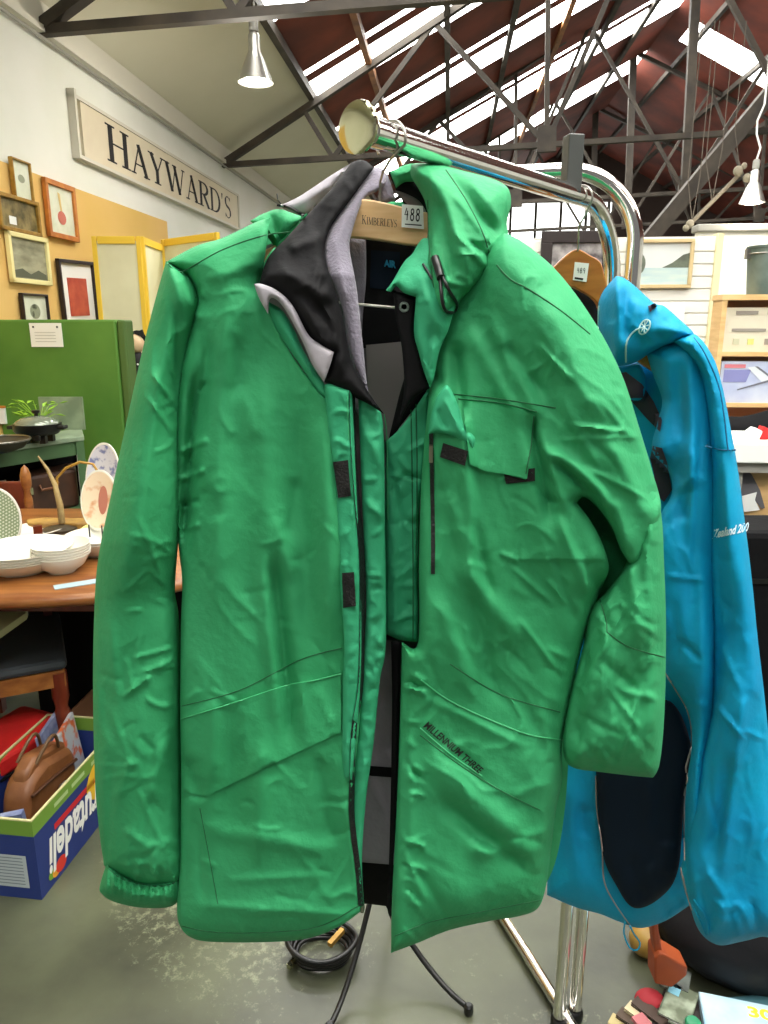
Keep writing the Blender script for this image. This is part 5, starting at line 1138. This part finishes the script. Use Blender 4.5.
piece('hood', hd, lambda x,y: G0(x,y)-.02+.00045*max(0,300-y)-.0, .055, 34, .05, GREEN, J, hdf+rnd(18,(425,175,500,300),30,100,14,34,(2,4),(1,3)), sp=2.4, key='hoodR', crk=(.0018,20), seed=12)
piece('hood_inside', [(388,172,1),(411,163,1),(414,180),(424,195),(429,215),(427,245,1),(412,256,1),(408,215),(396,190)], g(.07), .004, 8, .004, LBLK, J, sp=3, key='hoodin')
piece('hood_brim', [(390,172,1),(402,166),(413,163,1),(419,180),(405,182),(396,188,1)], g(.055), .006, 6, .01, GREEN, J, [(394,176,414,170,2.5,3)], sp=2.2)
piece('hood_lining', [(392,190,1),(402,192),(418,200),(426,212),(424,222,1),(408,205)], g(.066), .003, 6, .004, LGR2, J, sp=3)
seam('hood_seam', [[(446,170),(466,200),(484,236),(491,262)],[(428,200),(429,240),(434,290)]], ['hoodR'], GSEAM, J, r=.0008)
CORD = M['blackm']
mb = MB(); KH = ['hoodR','collarR','frontR']
mb.tube(on([(436,268),(440,280),(441,292),(443,305),(447,312),(454,312),(457,304),(450,292),(444,280),(440,272)], KH, .004), .0018, 8)
mb.build('drawcord', CORD, J, smooth=80)
MB().tube(on([(435,258),(438,268),(441,278)], KH, .005), .0045, 10).build('cord_lock', CORD, J, smooth=60)
MB().tube(on([(423,264),(428,272),(432,279)], KH, .002), .0014, 8).build('cord_end', CORD, J, smooth=60)
# collar, left side: black inside turned out, grey fleece edge
cl = [(351,163,1),(358,160),(366,161),(374,168,1),(352,198),(330,229),(325,257),(335,290),(343,316),(351,358),(366,388),(384,414,1),(368,404),(348,394),(324,382,1),(330,366),(333,353,1),(318,346),(306,336),(290,308),(276,292),(259,284,1),(268,258),(288,236),(308,214),(330,190)]
Ycl = lambda x,y: G0(x,y)+.05-.092*min(1,max(0,(y-165)/110))
piece('collar_lining', cl, Ycl, .012, 16, .016, LBLK, J, [(280,270,330,300,9,4),(300,300,345,370,8,4),(290,250,320,235,7,3),(320,330,350,372,5,-3),(325,200,310,240,8,-3)], sp=2.5, key='colL', crk=(.0015,20), seed=13)
gf = [(374,167,1),(383,169),(386,180),(379,190),(363,201),(351,236),(350,252),(357,290),(363,345),(370,400),(386,436,1),(366,390),(352,359),(344,316),(336,290),(325,258),(330,229),(352,198)]
piece('fleece_facing', gf, lambda x,y: Ycl(x,y)+.01, .007, 9, .012, LGRY, J, [(335,240,345,300,5,4),(350,210,335,245,5,3)], sp=2.5, key='fleeceL', seed=14)
piece('fleece_facing', [(384,172,1),(388,176),(396,200,1),(384,204,1),(378,196)], g(.055), .004, 6, .006, LGRY, J, sp=2.5, key='fleece2')
te = [(254,284,1),(262,284),(278,291),(293,306),(308,334),(320,344),(334,352,1),(330,366),(324,382,1),(313,366),(303,343),(289,316),(278,301),(270,299),(268,314,1),(259,298)]
piece('collar_edge', te, lambda x,y: Ycl(x,y)-.012, .006, 6, .012, LLT, J, [(276,294,300,330,3,2)], sp=2.2, key='edgeL', seed=15)
piece('collar', [(267,300,1),(271,303),(283,311),(294,329),(305,353),(324,383,1),(331,400,1),(318,392),(302,368),(286,345),(274,325)], lambda x,y: Ycl(x,y)+.004, .006, 6, .02, GTRIM, J, [(280,320,316,380,4,3)], sp=2.4, key='colout', seed=16)
piece('hood_lining', [(281,205,1),(300,196),(330,176),(351,163,1),(330,192),(308,216,1),(296,214)], g(.075), .01, 14, .02, LLT, J, [(296,204,330,184,4,3)], sp=2.6, key='hoodL2', seed=17)
piece('hood', [(250,221,1),(262,214),(278,209),(292,213),(306,218,1),(290,236),(276,250,1),(268,238)], g(.035), .018, 12, .03, GREEN, J, [(256,222,278,240,3,4),(270,212,282,244,4,-4),(286,216,280,236,3,3),(262,216,272,236,2.5,3)], sp=2.2, key='hoodL', seed=18)
seam('collar_piping', [[(258,284),(268,257),(288,235),(307,214)]], ['colL','hoodL'], GEDGE, J, r=.0012, off=.0014)
MB().tube([P(281,204,.90),P(278,200,.90),P(277,194,.905)], .0008, 6).build('loose_thread', M['ink'], J)
MB().tube(on([(277,205),(290,208),(304,216)], ['hoodL','hoodL2'], .003), .0016, 8).build('drawcord', CORD, J, smooth=60)

# ================================================================= BLUE JACKET
JB = thing('blue_jacket', 'bright blue hooded shell jacket hanging behind the green parka on the rack', 'jacket', P(660,930,1.25))
b0 = lambda o: (lambda x, y: 1.20-.0006*(x-600)+o)
bb = [(601,300,1),(612,330),(640,345),(690,345),(712,380),(716,450),(714,700),(704,800),(690,905,1),(665,921),(640,928),(620,922),(600,914),(575,907),(547,895,1),(549,820),(556,700),(556,560),(585,400)]
bbf = [(600,400,592,800,10,4),(570,780,580,900,10,4),(620,780,625,910,12,-4),(650,780,652,910,12,4),(600,360,640,380,5,3)]
piece('back_body', bb, b0(.05), .03, 30, .05, BLUE, JB, bbf+rnd(12,(560,780,680,900),60,110,24,60,(4,8),(1.5,3)), und=(.01,60), sp=3.4, key='bbody', seed=20)
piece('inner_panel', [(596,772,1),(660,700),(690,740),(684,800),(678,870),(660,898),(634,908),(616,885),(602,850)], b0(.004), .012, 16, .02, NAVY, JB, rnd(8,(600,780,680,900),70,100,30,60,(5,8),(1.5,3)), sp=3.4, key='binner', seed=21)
bf = [(646,352,1),(668,342),(700,345),(712,380),(718,440),(717,560),(716,700),(706,770),(704,850),(708,936,1),(700,925),(692,912),(684,890),(680,872),(684,850),(686,790),(692,742),(688,712),(674,686),(664,670),(655,600),(650,540),(662,512),(672,492),(668,470),(652,450),(658,420),(662,400),(652,372)]
bff = [(690,360,692,560,8,5),(700,430,694,560,3,-5),(680,480,660,520,8,5),(692,485,684,520,6,-5),(668,576,706,580,2.5,3),(700,560,706,700,8,4),(672,600,680,660,6,-3),(680,640,700,660,4,-4),(676,360,684,440,8,-3),(694,690,702,860,6,4),(690,880,704,920,4,3)]
piece('front_panel', bf, b0(-.03), .04, 26, .05, BLUE, JB, bff+rnd(16,(655,360,712,920),50,120,18,44,(3,6),(1,3)), und=(.01,40), crk=(.0012,24), sp=2.8, key='bfront', seed=22)
bs = [(672,340,1),(694,334),(712,355),(722,385),(731,430),(738,470),(746,530),(752,580),(758,640),(765,700),(772,770),(780,850),(786,930),(760,937),(740,942),(718,945),(700,932),(690,905),(686,870),(690,820),(702,760),(712,710),(714,640),(712,560),(712,480),(708,420),(698,372)]
bsf = [(722,380,732,460,5,4),(716,400,722,460,5,-4),(716,470,716,700,7,-5),(740,560,756,700,10,4),(712,700,745,740,3,4,0,1),(745,690,722,870,7,5),(730,760,712,860,10,-6),(706,870,726,900,5,4),(700,890,712,930,4,-4),(726,900,712,938,6,5),(744,730,765,740,3,3),(742,905,752,936,3,3),(752,900,760,936,3,-3),(735,915,742,940,3,3),(690,850,700,920,4,4),(718,640,740,690,4,3)]
piece('sleeve', bs, b0(-.05), .045, 28, .05, BLUE, JB, bsf+rnd(18,(700,480,770,920),40,110,18,50,(3,6),(1,3))+rnd(12,(705,895,770,935),60,110,10,22,(2,3),(1.5,3)), und=(.01,50), crk=(.0014,24), sp=2.8, key='bsleeve', seed=23)
bh = [(616,276,1),(624,278),(636,287),(654,303),(664,306),(678,318),(694,334),(684,340),(668,345),(652,352),(638,361),(626,365),(614,366),(607,360),(602,345),(598,330),(598,305),(604,290)]
bhf = [(616,280,622,350,7,5),(626,290,624,340,5,-5),(640,300,630,330,6,4),(636,330,680,330,6,3),(640,350,680,338,3,4),(612,320,618,360,5,3),(650,310,668,322,4,-3)]
piece('hood', bh, b0(-.045), .045, 24, .05, BLUE, JB, bhf+rnd(8,(605,285,680,350),20,110,14,30,(2,4),(1,2.5)), sp=2.3, key='bhood', crk=(.0012,18), seed=24)
piece('collar', [(600,345,1),(612,364),(640,362,1),(646,380),(640,400),(612,395,1),(604,380)], b0(-.01), .01, 12, .02, BLUE, JB, sp=3, key='bcol')
KB = ['bbody','bfront','bcol','binner']
patch('plum_panel', [(613,374),(626,372),(642,384),(654,402),(662,420),(660,432),(648,420),(632,402),(616,392)], KB, PLUM, JB, off=.002, th=.002)
patch('plum_panel', [(653,446),(662,448),(667,462),(672,490),(664,502),(657,496),(654,474),(650,458)], KB, PLUM, JB, off=.002, th=.002)
patch('plum_panel', [(648,306),(655,303),(657,306),(650,312)], ['bhood'], PLUM, JB)
LOGO = mat('silver_print',(176,214,214),.5)
mb = MB()
def ringpx(cx,cy,rx,ry,rot,n=26): return [(cx+rx*math.cos(a)*math.cos(rot)-ry*math.sin(a)*math.sin(rot), cy+rx*math.cos(a)*math.sin(rot)+ry*math.sin(a)*math.cos(rot)) for a in [2*PI*i/n for i in range(n+1)]]
for sc_ in (1.0,): mb.tube([surf(x,y,['bhood'],.001) for x,y in ringpx(644.5,327,8,4.6,-1.05)], .0011, 6)
for l in ([(645,320),(644,334)],[(640,328),(649,325)],[(641,332),(648,320)],[(641,323),(648,331)]): mb.tube(on(l,['bhood'],.0012), .0008, 5)
mb.build('round_emblem', LOGO, JB)
seam('hood_cord', [[(645,327),(636,330),(629,337),(626,346),(626,362)]], ['bhood'], LOGO, JB, r=.0013, off=.001)
seam('hood_edge', [[(599,306),(598,330),(600,345),(603,358)]], ['bhood'], LOGO, JB, r=.0010, off=.0006)
PIPE = mat('pale_piping',(166,150,146),.5)
seam('piping', [[(665,672),(676,690),(688,712),(692,740),(686,768),(688,778),(684,800),(685,860)],[(681,868),(686,890),(692,910)]], KB+['bsleeve'], PIPE, JB, r=.0018, off=.001, fallY=1.15)
seam('piping', [[(596,776),(597,810),(602,845),(604,880),(614,902),(632,928)]], KB, PIPE, JB, r=.0014, off=.001, fallY=1.2)
seam('seam', [[(694,338),(706,356),(720,392),(728,450)],[(706,446),(722,450),(735,450)]], ['bsleeve'], mat('blue_seam',(0,88,128),.6), JB, r=.0012)
MB().tube([P(x,y,1.18) for x,y in crom([(625,922),(624,934),(630,948),(637,950),(640,943),(634,934),(630,926)],3,closed=False)], .0016, 8).build('toggle_cord', BLUE, JB, smooth=80)
seam('hem_cord', [[(692,905),(700,920),(706,935)],[(694,900),(706,918),(709,934)]], ['bfront','bsleeve'], BLUE, JB, r=.0016, off=.003, fallY=1.12)
text_on('sleeve_lettering', 'Zealand 200', quadmap((712,539),(749,531),(749,522),(712,530), ['bsleeve'], .0016, 1.12), mat('print_white',(214,232,240),.5), JB, shear=.35, bold=.03)
piece('dark_lining', [(566,280,1),(600,296,1),(604,340),(606,380),(596,380,1),(580,340)], b0(.03), .004, 10, .01, LBLK, JB, sp=4)
MB().tube([P(596,342,1.19),P(600,350,1.19),P(604,362,1.19)], .005, 8).build('red_tab', M['redc'], JB, smooth=60)
# ================================================================= LIGHT
w = bpy.data.worlds.new('world'); bpy.context.scene.world = w; w.use_nodes = True
w.node_tree.nodes['Background'].inputs[0].default_value = (1, .98, .94, 1); w.node_tree.nodes['Background'].inputs[1].default_value = .2
sc = bpy.context.scene
sc.view_settings.view_transform = 'Standard'; sc.view_settings.look = 'None'; sc.view_settings.gamma = 1; sc.view_settings.exposure = 0.12
sc.view_settings.use_curve_mapping = False
sc.cycles.use_denoising = True
sc.cycles.max_bounces = 8; sc.cycles.diffuse_bounces = 4; sc.cycles.glossy_bounces = 3; sc.cycles.sample_clamp_indirect = 6

def add_fill_light(label, X, Y, z, e, L=1.5, W=.35):  # added fixture with an area lamp, there only to brighten the scene
    t = thing('strip_light', label, 'light', bw(X,Y,z), -YAW)
    MB(BM).box(X-L/2, X+L/2, Y-W/2, Y+W/2, z+.012, z+.06).build('housing', M['white'], t)
    MB(BM).beam((X-L*.4,Y,z+.06),(X-L*.4,Y,rz(X-L*.4)-.01),.008).build('rod', M['wire'], t); MB(BM).beam((X+L*.4,Y,z+.06),(X+L*.4,Y,rz(X+L*.4)-.01),.008).build('rod', M['wire'], t)
    l = bpy.data.lights.new('strip_light_glow','AREA'); l.shape='RECTANGLE'; l.size=L; l.size_y=W; l.energy=e; l.color=(1,.97,.9)
    o = bpy.data.objects.new('strip_light_glow', l); C.objects.link(o); o.location = bw(X,Y,z); o.rotation_euler=(0,0,-YAW)
for i,(X,Y,e) in enumerate(((1.0,.45,60),(-1.2,2.9,26),(3.2,2.0,46),(1.6,-1.8,20))):
    add_fill_light(('strip light hanging above the clothes rack','strip light over the china table','strip light over the shelves on the right','strip light hanging behind the camera')[i], X, Y, 3.3, e)
